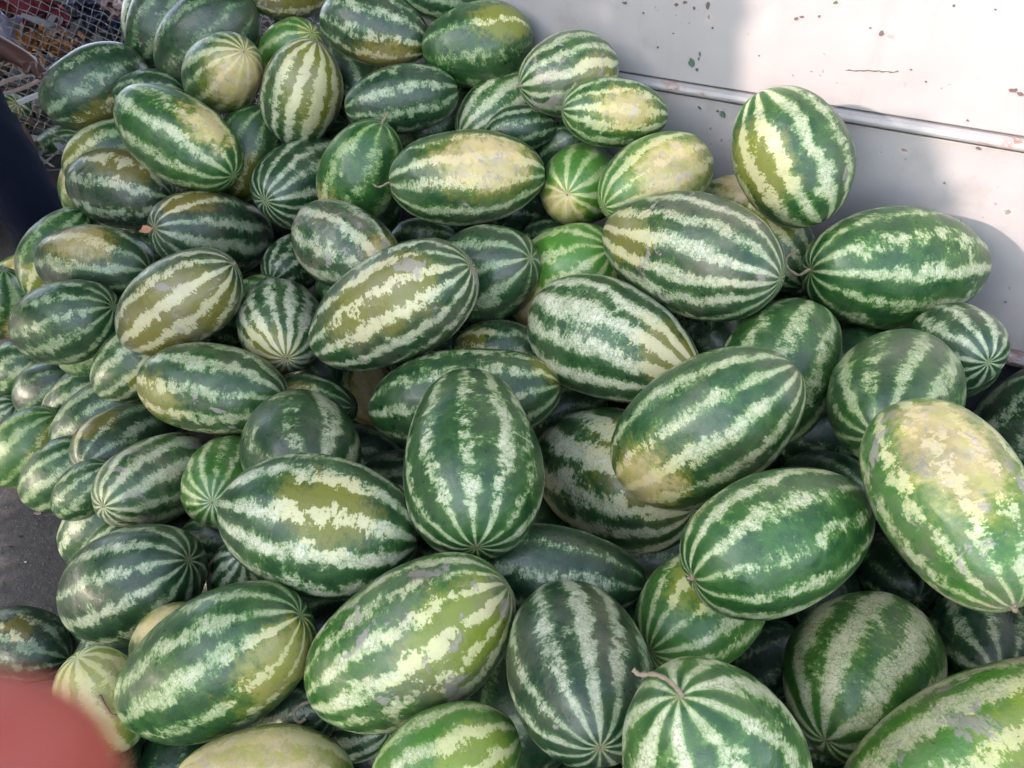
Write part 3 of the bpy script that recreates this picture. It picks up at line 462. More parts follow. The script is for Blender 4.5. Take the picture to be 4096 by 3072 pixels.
 ('shaded dark watermelon in the gap beside the deep green steep melon', (0.4495, 1.4716, 0.7864), (-0.5, 1.431, -1.97), 0.1014, 1.343, (10.0, 0.035, 0.107, -0.14, 0.2), (3.059, 0.0, 0.0), [], None),
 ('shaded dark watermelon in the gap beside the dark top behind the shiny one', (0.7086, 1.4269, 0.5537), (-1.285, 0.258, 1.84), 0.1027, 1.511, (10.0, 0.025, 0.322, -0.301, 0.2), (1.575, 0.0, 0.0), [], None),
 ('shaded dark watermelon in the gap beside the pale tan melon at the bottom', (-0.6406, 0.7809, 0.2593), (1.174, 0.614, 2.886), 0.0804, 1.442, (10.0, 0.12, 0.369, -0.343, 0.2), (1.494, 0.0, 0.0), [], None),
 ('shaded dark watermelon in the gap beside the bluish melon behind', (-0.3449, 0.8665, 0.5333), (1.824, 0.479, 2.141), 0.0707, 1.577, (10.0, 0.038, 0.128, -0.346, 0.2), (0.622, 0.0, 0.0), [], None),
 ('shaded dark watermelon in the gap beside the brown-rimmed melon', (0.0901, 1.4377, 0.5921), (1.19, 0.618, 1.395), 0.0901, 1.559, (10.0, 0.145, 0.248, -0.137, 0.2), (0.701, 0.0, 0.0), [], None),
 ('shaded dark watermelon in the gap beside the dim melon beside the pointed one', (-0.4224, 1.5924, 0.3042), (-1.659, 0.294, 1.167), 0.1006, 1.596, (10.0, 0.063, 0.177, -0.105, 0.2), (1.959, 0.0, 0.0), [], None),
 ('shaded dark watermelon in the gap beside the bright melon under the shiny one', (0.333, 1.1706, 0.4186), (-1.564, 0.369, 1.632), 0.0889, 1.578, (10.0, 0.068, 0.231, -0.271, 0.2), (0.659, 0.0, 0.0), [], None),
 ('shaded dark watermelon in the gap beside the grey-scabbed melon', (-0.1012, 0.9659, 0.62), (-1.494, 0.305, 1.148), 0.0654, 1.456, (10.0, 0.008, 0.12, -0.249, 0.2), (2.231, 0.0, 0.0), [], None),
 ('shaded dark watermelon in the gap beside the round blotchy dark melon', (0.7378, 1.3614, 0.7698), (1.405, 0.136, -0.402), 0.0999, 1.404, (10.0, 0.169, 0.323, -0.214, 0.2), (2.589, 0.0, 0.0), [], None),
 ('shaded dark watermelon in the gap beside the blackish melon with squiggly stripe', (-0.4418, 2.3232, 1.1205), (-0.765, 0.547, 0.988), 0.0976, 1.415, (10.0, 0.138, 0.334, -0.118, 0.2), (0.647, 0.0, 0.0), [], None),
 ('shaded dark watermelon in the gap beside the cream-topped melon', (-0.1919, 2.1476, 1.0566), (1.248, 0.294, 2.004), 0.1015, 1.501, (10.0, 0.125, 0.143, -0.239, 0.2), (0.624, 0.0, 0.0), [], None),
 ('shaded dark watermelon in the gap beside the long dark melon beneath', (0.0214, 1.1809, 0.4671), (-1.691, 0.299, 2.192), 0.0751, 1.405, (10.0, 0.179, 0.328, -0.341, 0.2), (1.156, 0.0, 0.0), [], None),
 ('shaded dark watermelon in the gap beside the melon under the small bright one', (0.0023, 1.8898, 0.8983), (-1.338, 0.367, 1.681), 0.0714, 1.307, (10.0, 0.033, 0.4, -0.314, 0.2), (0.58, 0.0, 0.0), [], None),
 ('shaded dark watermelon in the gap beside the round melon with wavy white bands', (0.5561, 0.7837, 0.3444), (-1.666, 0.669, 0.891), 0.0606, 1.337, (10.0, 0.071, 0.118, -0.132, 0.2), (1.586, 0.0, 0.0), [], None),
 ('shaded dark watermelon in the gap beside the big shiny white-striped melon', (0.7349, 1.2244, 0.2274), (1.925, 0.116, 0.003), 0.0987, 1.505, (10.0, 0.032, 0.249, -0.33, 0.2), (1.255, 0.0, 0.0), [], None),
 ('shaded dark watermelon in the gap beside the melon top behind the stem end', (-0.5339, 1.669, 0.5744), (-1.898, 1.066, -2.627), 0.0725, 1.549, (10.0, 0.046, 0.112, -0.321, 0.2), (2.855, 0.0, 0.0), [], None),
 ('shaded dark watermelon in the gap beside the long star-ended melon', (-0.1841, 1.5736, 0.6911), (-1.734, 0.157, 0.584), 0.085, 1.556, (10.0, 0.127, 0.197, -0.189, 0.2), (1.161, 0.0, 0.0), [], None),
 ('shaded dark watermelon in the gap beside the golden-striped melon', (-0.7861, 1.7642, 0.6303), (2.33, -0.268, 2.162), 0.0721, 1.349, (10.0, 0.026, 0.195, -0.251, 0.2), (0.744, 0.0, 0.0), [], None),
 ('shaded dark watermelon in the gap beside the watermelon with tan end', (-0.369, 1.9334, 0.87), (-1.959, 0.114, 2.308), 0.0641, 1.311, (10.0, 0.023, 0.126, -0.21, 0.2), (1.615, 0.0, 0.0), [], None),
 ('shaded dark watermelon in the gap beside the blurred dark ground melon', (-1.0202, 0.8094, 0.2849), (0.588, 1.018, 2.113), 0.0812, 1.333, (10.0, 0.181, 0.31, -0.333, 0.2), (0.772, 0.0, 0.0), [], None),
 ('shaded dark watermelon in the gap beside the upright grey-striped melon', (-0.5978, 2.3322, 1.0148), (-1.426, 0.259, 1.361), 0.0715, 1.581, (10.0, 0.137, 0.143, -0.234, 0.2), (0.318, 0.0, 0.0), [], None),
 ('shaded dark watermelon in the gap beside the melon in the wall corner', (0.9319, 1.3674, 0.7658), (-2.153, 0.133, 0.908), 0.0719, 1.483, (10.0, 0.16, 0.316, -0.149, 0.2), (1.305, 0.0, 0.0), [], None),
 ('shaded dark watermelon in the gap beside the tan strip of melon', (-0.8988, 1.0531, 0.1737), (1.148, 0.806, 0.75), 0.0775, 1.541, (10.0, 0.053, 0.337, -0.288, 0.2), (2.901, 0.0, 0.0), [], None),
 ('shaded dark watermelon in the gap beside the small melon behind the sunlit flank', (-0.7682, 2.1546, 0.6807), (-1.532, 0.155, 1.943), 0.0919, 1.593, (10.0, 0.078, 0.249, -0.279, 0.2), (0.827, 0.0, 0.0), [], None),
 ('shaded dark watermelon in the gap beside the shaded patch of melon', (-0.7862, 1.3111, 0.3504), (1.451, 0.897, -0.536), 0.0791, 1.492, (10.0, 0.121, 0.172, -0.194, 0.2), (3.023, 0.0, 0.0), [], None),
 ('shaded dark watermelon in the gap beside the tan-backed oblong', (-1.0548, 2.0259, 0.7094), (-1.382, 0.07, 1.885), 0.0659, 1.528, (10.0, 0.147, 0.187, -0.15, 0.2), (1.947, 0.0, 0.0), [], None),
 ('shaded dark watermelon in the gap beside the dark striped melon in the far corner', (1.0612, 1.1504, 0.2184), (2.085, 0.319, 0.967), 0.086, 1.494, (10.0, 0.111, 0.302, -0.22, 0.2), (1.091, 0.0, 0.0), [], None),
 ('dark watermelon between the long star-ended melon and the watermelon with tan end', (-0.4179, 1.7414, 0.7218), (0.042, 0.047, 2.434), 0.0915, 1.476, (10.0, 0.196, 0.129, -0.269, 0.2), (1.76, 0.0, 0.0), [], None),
 ('buried watermelon inside the heap, covered by the ones on top', (-0.751, 1.3559, 0.1446), (-1.245, 0.407, 2.364), 0.125, 1.43, (10.0, 0.05, 0.2, -0.3, 0.1), (2.105, 0.0, 0.0), [], None),
 ('buried watermelon inside the heap, covered by the ones on top', (-1.1747, 1.8321, 0.1533), (-1.372, 0.299, 2.601), 0.1098, 1.435, (10.0, 0.05, 0.2, -0.3, 0.1), (1.595, 0.0, 0.0), [], None),
 ('buried watermelon inside the heap, covered by the ones on top', (0.0239, 1.1763, 0.1237), (-2.124, 0.81, 1.325), 0.1018, 1.479, (10.0, 0.05, 0.2, -0.3, 0.1), (2.149, 0.0, 0.0), [], None),
 ('buried watermelon inside the heap, covered by the ones on top', (-1.1511, 2.0867, 0.1129), (-1.529, 0.41, 2.48), 0.1011, 1.365, (10.0, 0.05, 0.2, -0.3, 0.1), (2.739, 0.0, 0.0), [], None),
 ('buried watermelon inside the heap, covered by the ones on top', (0.0268, 0.9432, 0.1556), (-1.573, 0.822, 1.832), 0.1094, 1.492, (10.0, 0.05, 0.2, -0.3, 0.1), (2.248, 0.0, 0.0), [], None),
 ('buried watermelon inside the heap, covered by the ones on top', (0.5192, 1.4076, 0.1425), (1.78, 0.828, 2.238), 0.1063, 1.441, (10.0, 0.05, 0.2, -0.3, 0.1), (0.36, 0.0, 0.0), [], None),
 ('buried watermelon inside the heap, covered by the ones on top', (-0.423, 0.4607, 0.1153), (0.776, 1.091, 2.438), 0.1028, 1.309, (10.0, 0.05, 0.2, -0.3, 0.1), (1.265, 0.0, 0.0), [], None),
 ('buried watermelon inside the heap, covered by the ones on top', (-0.4972, 1.3293, 0.1193), (-1.881, 0.725, 2.921), 0.101, 1.447, (10.0, 0.05, 0.2, -0.3, 0.1), (2.215, 0.0, 0.0), [], None),
 ('buried watermelon inside the heap, covered by the ones on top', (-0.4184, 1.7804, 0.1313), (-1.382, 0.376, 2.395), 0.1218, 1.49, (10.0, 0.05, 0.2, -0.3, 0.1), (2.122, 0.0, 0.0), [], None),
 ('buried watermelon inside the heap, covered by the ones on top', (-1.0382, 1.6642, 0.1218), (2.086, 0.079, -3.122), 0.106, 1.489, (10.0, 0.05, 0.2, -0.3, 0.1), (0.768, 0.0, 0.0), [], None),
 ('buried watermelon inside the heap, covered by the ones on top', (-0.8968, 0.5786, 0.1566), (-1.196, 0.83, 1.672), 0.1147, 1.338, (10.0, 0.05, 0.2, -0.3, 0.1), (1.07, 0.0, 0.0), [], None),
 ('buried watermelon inside the heap, covered by the ones on top', (-0.1775, 1.3879, 0.1489), (-2.477, 1.228, 2.187), 0.1023, 1.465, (10.0, 0.05, 0.2, -0.3, 0.1), (2.492, 0.0, 0.0), [], None),
 ('buried watermelon inside the heap, covered by the ones on top', (-0.2998, 0.9227, 0.1362), (-1.39, 0.778, 0.708), 0.1034, 1.447, (10.0, 0.05, 0.2, -0.3, 0.1), (0.979, 0.0, 0.0), [], None),
 ('buried watermelon inside the heap, covered by the ones on top', (-0.5598, 2.2028, 0.1245), (-1.862, -0.138, 1.68), 0.1001, 1.441, (10.0, 0.05, 0.2, -0.3, 0.1), (0.327, 0.0, 0.0), [], None),
 ('buried watermelon inside the heap, covered by the ones on top', (-1.1777, 0.7645, 0.1131), (-1.004, 1.268, 0.912), 0.0982, 1.307, (10.0, 0.05, 0.2, -0.3, 0.1), (0.481, 0.0, 0.0), [], None),
 ('buried watermelon inside the heap, covered by the ones on top', (0.3304, 0.569, 0.0984), (1.801, 1.073, 1.036), 0.0981, 1.414, (10.0, 0.05, 0.2, -0.3, 0.1), (2.399, 0.0, 0.0), [], None),
 ('buried watermelon inside the heap, covered by the ones on top', (0.6127, 1.6405, 0.1187), (1.367, 0.44, 0.667), 0.1088, 1.335, (10.0, 0.05, 0.2, -0.3, 0.1), (2.78, 0.0, 0.0), [], None),
 ('buried watermelon inside the heap, covered by the ones on top', (-0.7434, 1.6185, 0.1289), (-1.543, 0.539, 1.561), 0.1065, 1.403, (10.0, 0.05, 0.2, -0.3, 0.1), (0.828, 0.0, 0.0), [], None),
 ('buried watermelon inside the heap, covered by the ones on top', (0.8267, 1.4762, 0.1452), (0.07, -0.342, 1.55), 0.1073, 1.4, (10.0, 0.05, 0.2, -0.3, 0.1), (2.481, 0.0, 0.0), [], None),
 ('buried watermelon inside the heap, covered by the ones on top', (-0.0958, 2.0036, 0.1089), (-2.276, 0.927, 1.879), 0.0981, 1.403, (10.0, 0.05, 0.2, -0.3, 0.1), (2.438, 0.0, 0.0), [], None),
 ('buried watermelon inside the heap, covered by the ones on top', (0.2667, 1.8394, 0.1182), (2.023, 0.095, 2.653), 0.1016, 1.38, (10.0, 0.05, 0.2, -0.3, 0.1), (0.695, 0.0, 0.0), [], None),
 ('buried watermelon inside the heap, covered by the ones on top', (-0.7893, 0.8235, 0.1405), (-1.836, 1.362, 1.501), 0.0988, 1.309, (10.0, 0.05, 0.2, -0.3, 0.1), (0.307, 0.0, 0.0), [], None),
 ('buried watermelon inside the heap, covered by the ones on top', (-0.1753, 1.704, 0.1433), (1.426, 0.423, 2.778), 0.1122, 1.345, (10.0, 0.05, 0.2, -0.3, 0.1), (1.112, 0.0, 0.0), [], None),
 ('buried watermelon inside the heap, covered by the ones on top', (0.7268, 0.9319, 0.1474), (-1.605, 0.69, -1.215), 0.1166, 1.303, (10.0, 0.05, 0.2, -0.3, 0.1), (0.464, 0.0, 0.0), [], None),
 ('buried watermelon inside the heap, covered by the ones on top', (0.7176, 0.5865, 0.1108), (2.003, 1.103, -0.031), 0.1043, 1.374, (10.0, 0.05, 0.2, -0.3, 0.1), (2.228, 0.0, 0.0), [], None),
 ('buried watermelon inside the heap, covered by the ones on top', (0.0473, 1.6445, 0.1389), (1.719, 0.43, 1.93), 0.0966, 1.378, (10.0, 0.05, 0.2, -0.3, 0.1), (2.205, 0.0, 0.0), [], None),
 ('buried watermelon inside the heap, covered by the ones on top', (0.1431, 0.7376, 0.1541), (-2.171, 1.368, 2.141), 0.1061, 1.304, (10.0, 0.05, 0.2, -0.3, 0.1), (2.307, 0.0, 0.0), [], None),
 ('buried watermelon inside the heap, covered by the ones on top', (-0.8773, 2.1231, 0.1239), (-0.954, 0.153, 2.995), 0.0971, 1.498, (10.0, 0.05, 0.2, -0.3, 0.1), (1.624, 0.0, 0.0), [], None),
 ('buried watermelon inside the heap, covered by the ones on top', (0.3724, 1.5766, 0.1192), (1.524, 0.259, -0.382), 0.1162, 1.498, (10.0, 0.05, 0.2, -0.3, 0.1), (2.375, 0.0, 0.0), [], None),
 ('buried watermelon inside the heap, covered by the ones on top', (-1.1472, 2.3627, 0.1361), (-1.446, 0.655, 1.821), 0.1243, 1.356, (10.0, 0.05, 0.2, -0.3, 0.1), (0.294, 0.0, 0.0), [], None),
 ('buried watermelon inside the heap, covered by the ones on top', (1.0604, 0.7342, 0.1346), (-1.472, 0.53, 0.185), 0.1013, 1.352, (10.0, 0.05, 0.2, -0.3, 0.1), (1.67, 0.0, 0.0), [], None),
 ('buried watermelon inside the heap, covered by the ones on top', (0.2733, 1.1542, 0.1492), (-1.808, 0.927, -0.641), 0.1102, 1.341, (10.0, 0.05, 0.2, -0.3, 0.1), (0.41, 0.0, 0.0), [], None),
 ('buried watermelon inside the heap, covered by the ones on top', (-0.8347, 1.8357, 0.1051), (1.821, 0.294, 2.719), 0.1005, 1.371, (10.0, 0.05, 0.2, -0.3, 0.1), (1.923, 0.0, 0.0), [], None),
 ('buried watermelon inside the heap, covered by the ones on top', (0.0701, 0.3639, 0.1689), (-1.916, 1.525, 2.021), 0.1196, 1.334, (10.0, 0.05, 0.2, -0.3, 0.1), (2.281, 0.0, 0.0), [], None),
 ('buried watermelon inside the heap, covered by the ones on top', (-0.4393, 2.0229, 0.1445), (1.2, 0.7, 1.747), 0.1127, 1.429, (10.0, 0.05, 0.2, -0.3, 0.1), (0.603, 0.0, 0.0), [], None),
 ('buried watermelon inside the heap, covered by the ones on top', (0.3567, 0.8372, 0.1094), (-1.182, 1.226, -0.276), 0.1088, 1.308, (10.0, 0.05, 0.2, -0.3, 0.1), (0.73, 0.0, 0.0), [], None),
 ('buried watermelon inside the heap, covered by the ones on top', (-0.2468, 2.1886, 0.1174), (-1.478, 0.813, 0.304), 0.1011, 1.372, (10.0, 0.05, 0.2, -0.3, 0.1), (0.415, 0.0, 0.0), [], None),
 ('buried watermelon inside the heap, covered by the ones on top', (0.1289, 1.4331, 0.134), (-1.405, 0.357, 1.153), 0.0992, 1.491, (10.0, 0.05, 0.2, -0.3, 0.1), (2.199, 0.0, 0.0), [], None),
 ('buried watermelon inside the heap, covered by the ones on top', (-0.2201, 0.6442, 0.1552), (-2.065, 0.873, 0.39), 0.1066, 1.405, (10.0, 0.05, 0.2, -0.3, 0.1), (0.611, 0.0, 0.0), [], None),
 ('buried watermelon inside the heap, covered by the ones on top', (-0.6494, 1.036, 0.121), (1.671, 0.658, 2.452), 0.1114, 1.418, (10.0, 0.05, 0.2, -0.3, 0.1), (0.837, 0.0, 0.0), [], None),
 ('buried watermelon inside the heap, covered by the ones on top', (-1.0194, 1.2596, 0.1407), (-2.15, 0.951, 2.99), 0.1009, 1.341, (10.0, 0.05, 0.2, -0.3, 0.1), (2.361, 0.0, 0.0), [], None),
 ('buried watermelon inside the heap, covered by the ones on top', (-0.4681, 0.7978, 0.1031), (1.447, 0.657, 0.818), 0.1, 1.444, (10.0, 0.05, 0.2, -0.3, 0.1), (2.202, 0.0, 0.0), [], None),
 ('buried watermelon inside the heap, covered by the ones on top', (-0.8315, 2.3804, 0.143), (0.838, 0.405, 2.882), 0.1159, 1.367, (10.0, 0.05, 0.2, -0.3, 0.1), (1.174, 0.0, 0.0), [], None),
 ('buried watermelon inside the heap, covered by the ones on top', (-1.5468, 2.3763, 0.1404), (-1.468, 0.144, 1.877), 0.1043, 1.488, (10.0, 0.05, 0.2, -0.3, 0.1), (2.114, 0.0, 0.0), [], None),
 ('buried watermelon inside the heap, covered by the ones on top', (-1.478, 1.8792, 0.1132), (0.991, -0.083, 2.151), 0.0992, 1.303, (10.0, 0.05, 0.2, -0.3, 0.1), (2.355, 0.0, 0.0), [], None),
 ('buried watermelon inside the heap, covered by the ones on top', (1.0192, 1.3271, 0.1162), (2.911, 1.394, 1.567), 0.1021, 1.374, (10.0, 0.05, 0.2, -0.3, 0.1), (2.769, 0.0, 0.0), [], None),
 ('buried watermelon inside the heap, covered by the ones on top', (-1.3834, 2.1328, 0.1549), (-1.451, 0.215, 2.311), 0.1084, 1.398, (10.0, 0.05, 0.2, -0.3, 0.1), (2.223, 0.0, 0.0), [], None),
 ('buried watermelon inside the heap, covered by the ones on top', (-0.2148, 0.3659, 0.1319), (-1.528, 1.343, -0.567), 0.116, 1.444, (10.0, 0.05, 0.2, -0.3, 0.1), (0.351, 0.0, 0.0), [], None),
 ('buried watermelon inside the heap, covered by the ones on top', (0.79, 0.3744, 0.1486), (1.571, 0.57, -0.837), 0.1011, 1.357, (10.0, 0.05, 0.2, -0.3, 0.1), (1.988, 0.0, 0.0), [], None),
 ('buried watermelon inside the heap, covered by the ones on top', (1.2677, 1.1202, 0.1244), (-0.75, -0.4, 1.938), 0.0984, 1.439, (10.0, 0.05, 0.2, -0.3, 0.1), (2.775, 0.0, 0.0), [], None),
 ('buried watermelon inside the heap, covered by the ones on top', (0.4152, 0.2429, 0.1248), (2.353, 0.577, -0.063), 0.1059, 1.496, (10.0, 0.05, 0.2, -0.3, 0.1), (1.146, 0.0, 0.0), [], None),
 ('buried watermelon inside the heap, covered by the ones on top', (-0.5501, 2.2909, 0.3234), (1.443, 0.278, 2.559), 0.1005, 1.348, (10.0, 0.05, 0.2, -0.3, 0.1), (1.145, 0.0, 0.0), [], None),
 ('buried watermelon inside the heap, covered by the ones on top', (0.0652, 1.8099, 0.3153), (1.44, 0.469, 0.619), 0.1007, 1.36, (10.0, 0.05, 0.2, -0.3, 0.1), (2.658, 0.0, 0.0), [], None),
 ('buried watermelon inside the heap, covered by the ones on top', (0.8942, 0.8525, 0.291), (0.48, -0.168, 0.244), 0.0951, 1.434, (10.0, 0.05, 0.2, -0.3, 0.1), (2.577, 0.0, 0.0), [], None),
 ('buried watermelon inside the heap, covered by the ones on top', (0.1866, 0.8855, 0.3234), (0.501, 0.951, 2.942), 0.0991, 1.47, (10.0, 0.05, 0.2, -0.3, 0.1), (0.649, 0.0, 0.0), [], None),
 ('buried watermelon inside the heap, covered by the ones on top', (-0.0849, 1.515, 0.3487), (-1.688, 0.465, 1.628), 0.1144, 1.343, (10.0, 0.05, 0.2, -0.3, 0.1), (1.816, 0.0, 0.0), [], None),
 ('buried watermelon inside the heap, covered by the ones on top', (-0.1988, 0.4877, 0.3346), (-2.595, 1.11, -2.972), 0.0968, 1.404, (10.0, 0.05, 0.2, -0.3, 0.1), (2.282, 0.0, 0.0), [], None),
 ('buried watermelon inside the heap, covered by the ones on top', (-0.9106, 1.5224, 0.3037), (1.005, -0.498, 1.719), 0.0986, 1.402, (10.0, 0.05, 0.2, -0.3, 0.1), (2.926, 0.0, 0.0), [], None),
 ('buried watermelon inside the heap, covered by the ones on top', (-0.2536, 2.0055, 0.3357), (-1.562, 0.206, 2.166), 0.0982, 1.38, (10.0, 0.05, 0.2, -0.3, 0.1), (0.926, 0.0, 0.0), [], None),
 ('buried watermelon inside the heap, covered by the ones on top', (-0.6838, 1.9373, 0.335), (1.983, 0.32, 2.581), 0.0958, 1.373, (10.0, 0.05, 0.2, -0.3, 0.1), (2.028, 0.0, 0.0), [], None),
 ('buried watermelon inside the heap, covered by the ones on top', (-0.3025, 1.0942, 0.3367), (-1.566, 0.434, 2.482), 0.1224, 1.393, (10.0, 0.05, 0.2, -0.3, 0.1), (1.336, 0.0, 0.0), [], None),
 ('buried watermelon inside the heap, covered by the ones on top', (0.6786, 1.4769, 0.3226), (2.979, 1.384, 0.277), 0.1018, 1.394, (10.0, 0.05, 0.2, -0.3, 0.1), (2.761, 0.0, 0.0), [], None),
 ('buried watermelon inside the heap, covered by the ones on top', (0.3299, 0.6265, 0.326), (-1.833, 0.38, -0.137), 0.1102, 1.476, (10.0, 0.05, 0.2, -0.3, 0.1), (1.485, 0.0, 0.0), [], None),
 ('buried watermelon inside the heap, covered by the ones on top', (-0.0879, 1.2717, 0.3318), (-1.129, 1.063, 0.889), 0.0981, 1.371, (10.0, 0.05, 0.2, -0.3, 0.1), (0.682, 0.0, 0.0), [], None),
 ('buried watermelon inside the heap, covered by the ones on top', (-1.1031, 1.959, 0.3149), (1.574, 0.188, 1.049), 0.0955, 1.449, (10.0, 0.05, 0.2, -0.3, 0.1), (1.864, 0.0, 0.0), [], None),
 ('buried watermelon inside the heap, covered by the ones on top', (0.275, 1.3999, 0.3431), (1.457, 0.565, 0.744), 0.109, 1.393, (10.0, 0.05, 0.2, -0.3, 0.1), (2.525, 0.0, 0.0), [], None),
 ('buried watermelon inside the heap, covered by the ones on top', (-0.7674, 2.1605, 0.2947), (-1.729, 0.001, 2.093), 0.0987, 1.336, (10.0, 0.05, 0.2, -0.3, 0.1), (0.526, 0.0, 0.0), [], None),
 ('buried watermelon inside the heap, covered by the ones on top', (-0.6265, 1.2177, 0.3035), (1.309, 0.483, 1.776), 0.0956, 1.49, (10.0, 0.05, 0.2, -0.3, 0.1), (1.714, 0.0, 0.0), [], None),
 ('buried watermelon inside the heap, covered by the ones on top', (-1.0932, 2.1744, 0.336), (1.774, 0.113, 2.217), 0.1004, 1.384, (10.0, 0.05, 0.2, -0.3, 0.1), (0.82, 0.0, 0.0), [], None),
 ('buried watermelon inside the heap, covered by the ones on top', (0.5583, 0.5508, 0.3288), (-2.512, 0.756, -0.974), 0.1038, 1.355, (10.0, 0.05, 0.2, -0.3, 0.1), (0.059, 0.0, 0.0), [], None),
 ('buried watermelon inside the heap, covered by the ones on top', (-0.4281, 0.7888, 0.2937), (2.515, 1.298, -2.18), 0.1027, 1.389, (10.0, 0.05, 0.2, -0.3, 0.1), (0.352, 0.0, 0.0), [], None),
 ('buried watermelon inside the heap, covered by the ones on top', (-1.3258, 2.3483, 0.347), (-0.815, -1.123, 2.392), 0.124, 1.431, (10.0, 0.05, 0.2, -0.3, 0.1), (3.035, 0.0, 0.0), [], None),
 ('buried watermelon inside the heap, covered by the ones on top', (0.4716, 1.6573, 0.3084), (-1.505, 1.165, -2.75), 0.1106, 1.434, (10.0, 0.05, 0.2, -0.3, 0.1), (2.929, 0.0, 0.0), [], None),
 ('buried watermelon inside the heap, covered by the ones on top', (0.5143, 1.2042, 0.2993), (1.475, 0.288, 2.051), 0.0967, 1.413, (10.0, 0.05, 0.2, -0.3, 0.1), (1.761, 0.0, 0.0), [], None),
 ('buried watermelon inside the heap, covered by the ones on top', (-0.3572, 2.173, 0.3501), (2.093, 0.035, 2.367), 0.1103, 1.448, (10.0, 0.05, 0.2, -0.3, 0.1), (0.938, 0.0, 0.0), [], None),
 ('buried watermelon inside the heap, covered by the ones on top', (-0.2695, 1.7718, 0.3339), (-1.303, 0.259, 3.01), 0.0989, 1.36, (10.0, 0.05, 0.2, -0.3, 0.1), (2.72, 0.0, 0.0), [], None),
 ('buried watermelon inside the heap, covered by the ones on top', (0.7169, 0.3857, 0.3516), (-2.442, 0.657, 0.882), 0.1125, 1.447, (10.0, 0.05, 0.2, -0.3, 0.1), (1.498, 0.0, 0.0), [], None),
 ('buried watermelon inside the heap, covered by the ones on top', (-0.7046, 1.6794, 0.3253), (-1.616, 0.348, 1.8), 0.0955, 1.302, (10.0, 0.05, 0.2, -0.3, 0.1), (2.298, 0.0, 0.0), [], None),
 ('buried watermelon inside the heap, covered by the ones on top', (-0.1069, 0.866, 0.3273), (-1.327, 0.307, 0.751), 0.1001, 1.392, (10.0, 0.05, 0.2, -0.3, 0.1), (1.839, 0.0, 0.0), [], None),
 ('buried watermelon inside the heap, covered by the ones on top', (-0.2771, 0.1879, 0.3034), (-1.43, 1.191, 2.364), 0.1062, 1.49, (10.0, 0.05, 0.2, -0.3, 0.1), (0.923, 0.0, 0.0), [], None),
 ('buried watermelon inside the heap, covered by the ones on top', (0.9432, 0.5494, 0.3096), (1.515, 0.502, -0.327), 0.1195, 1.431, (10.0, 0.05, 0.2, -0.3, 0.1), (1.778, 0.0, 0.0), [], None),
 ('buried watermelon inside the heap, covered by the ones on top', (-0.9588, 0.4557, 0.354), (-1.551, 0.972, 0.647), 0.115, 1.388, (10.0, 0.05, 0.2, -0.3, 0.1), (0.426, 0.0, 0.0), [], None),
 ('buried watermelon inside the heap, covered by the ones on top', (0.4817, 1.6813, 0.5367), (-1.455, 0.246, 0.699), 0.1228, 1.358, (10.0, 0.05, 0.2, -0.3, 0.1), (1.608, 0.0, 0.0), [], None),
 ('buried watermelon inside the heap, covered by the ones on top', (-0.2297, 2.0652, 0.5262), (1.887, 0.566, 0.08), 0.1029, 1.359, (10.0, 0.05, 0.2, -0.3, 0.1), (2.56, 0.0, 0.0), [], None),
 ('buried watermelon inside the heap, covered by the ones on top', (-0.5811, 1.9501, 0.5027), (-0.727, 0.579, 1.933), 0.0956, 1.315, (10.0, 0.05, 0.2, -0.3, 0.1), (1.017, 0.0, 0.0), [], None),
 ('buried watermelon inside the heap, covered by the ones on top', (-0.9256, 2.1529, 0.5267), (1.463, 0.259, 1.986), 0.107, 1.342, (10.0, 0.05, 0.2, -0.3, 0.1), (0.796, 0.0, 0.0), [], None),
 ('buried watermelon inside the heap, covered by the ones on top', (-0.0112, 1.8187, 0.5384), (-1.944, -1.136, -0.753), 0.1181, 1.48, (10.0, 0.05, 0.2, -0.3, 0.1), (0.018, 0.0, 0.0), [], None),
 ('buried watermelon inside the heap, covered by the ones on top', (-0.5059, 2.3358, 0.5434), (-1.616, 0.225, -0.047), 0.118, 1.429, (10.0, 0.05, 0.2, -0.3, 0.1), (0.303, 0.0, 0.0), [], None),
 ('buried watermelon inside the heap, covered by the ones on top', (0.2418, 1.7196, 0.4944), (-1.474, 0.261, 2.249), 0.0964, 1.339, (10.0, 0.05, 0.2, -0.3, 0.1), (1.9, 0.0, 0.0), [], None),
 ('buried watermelon inside the heap, covered by the ones on top', (0.3648, 0.3569, 0.5159), (-2.189, 1.15, 0.624), 0.1024, 1.416, (10.0, 0.05, 0.2, -0.3, 0.1), (2.268, 0.0, 0.0), [], None),
 ('buried watermelon inside the heap, covered by the ones on top', (-0.7395, 2.3682, 0.5213), (1.203, -0.155, 0.362), 0.1008, 1.314, (10.0, 0.05, 0.2, -0.3, 0.1), (2.38, 0.0, 0.0), [], None),
 ('buried watermelon inside the heap, covered by the ones on top', (-1.1822, 2.0125, 0.5045), (1.438, 0.177, 0.467), 0.096, 1.481, (10.0, 0.05, 0.2, -0.3, 0.1), (2.932, 0.0, 0.0), [], None),
 ('buried watermelon inside the heap, covered by the ones on top', (0.4286, 1.3495, 0.5185), (1.36, 1.162, 2.978), 0.1033, 1.372, (10.0, 0.05, 0.2, -0.3, 0.1), (0.365, 0.0, 0.0), [], None),
 ('buried watermelon inside the heap, covered by the ones on top', (-1.1493, 2.3704, 0.482), (-1.468, 0.228, 0.228), 0.095, 1.497, (10.0, 0.05, 0.2, -0.3, 0.1), (0.562, 0.0, 0.0), [], None),
 ('buried watermelon inside the heap, covered by the ones on top', (1.2773, 1.0961, 0.4948), (0.645, 1.243, 2.188), 0.1098, 1.436, (10.0, 0.05, 0.2, -0.3, 0.1), (0.351, 0.0, 0.0), [], None),
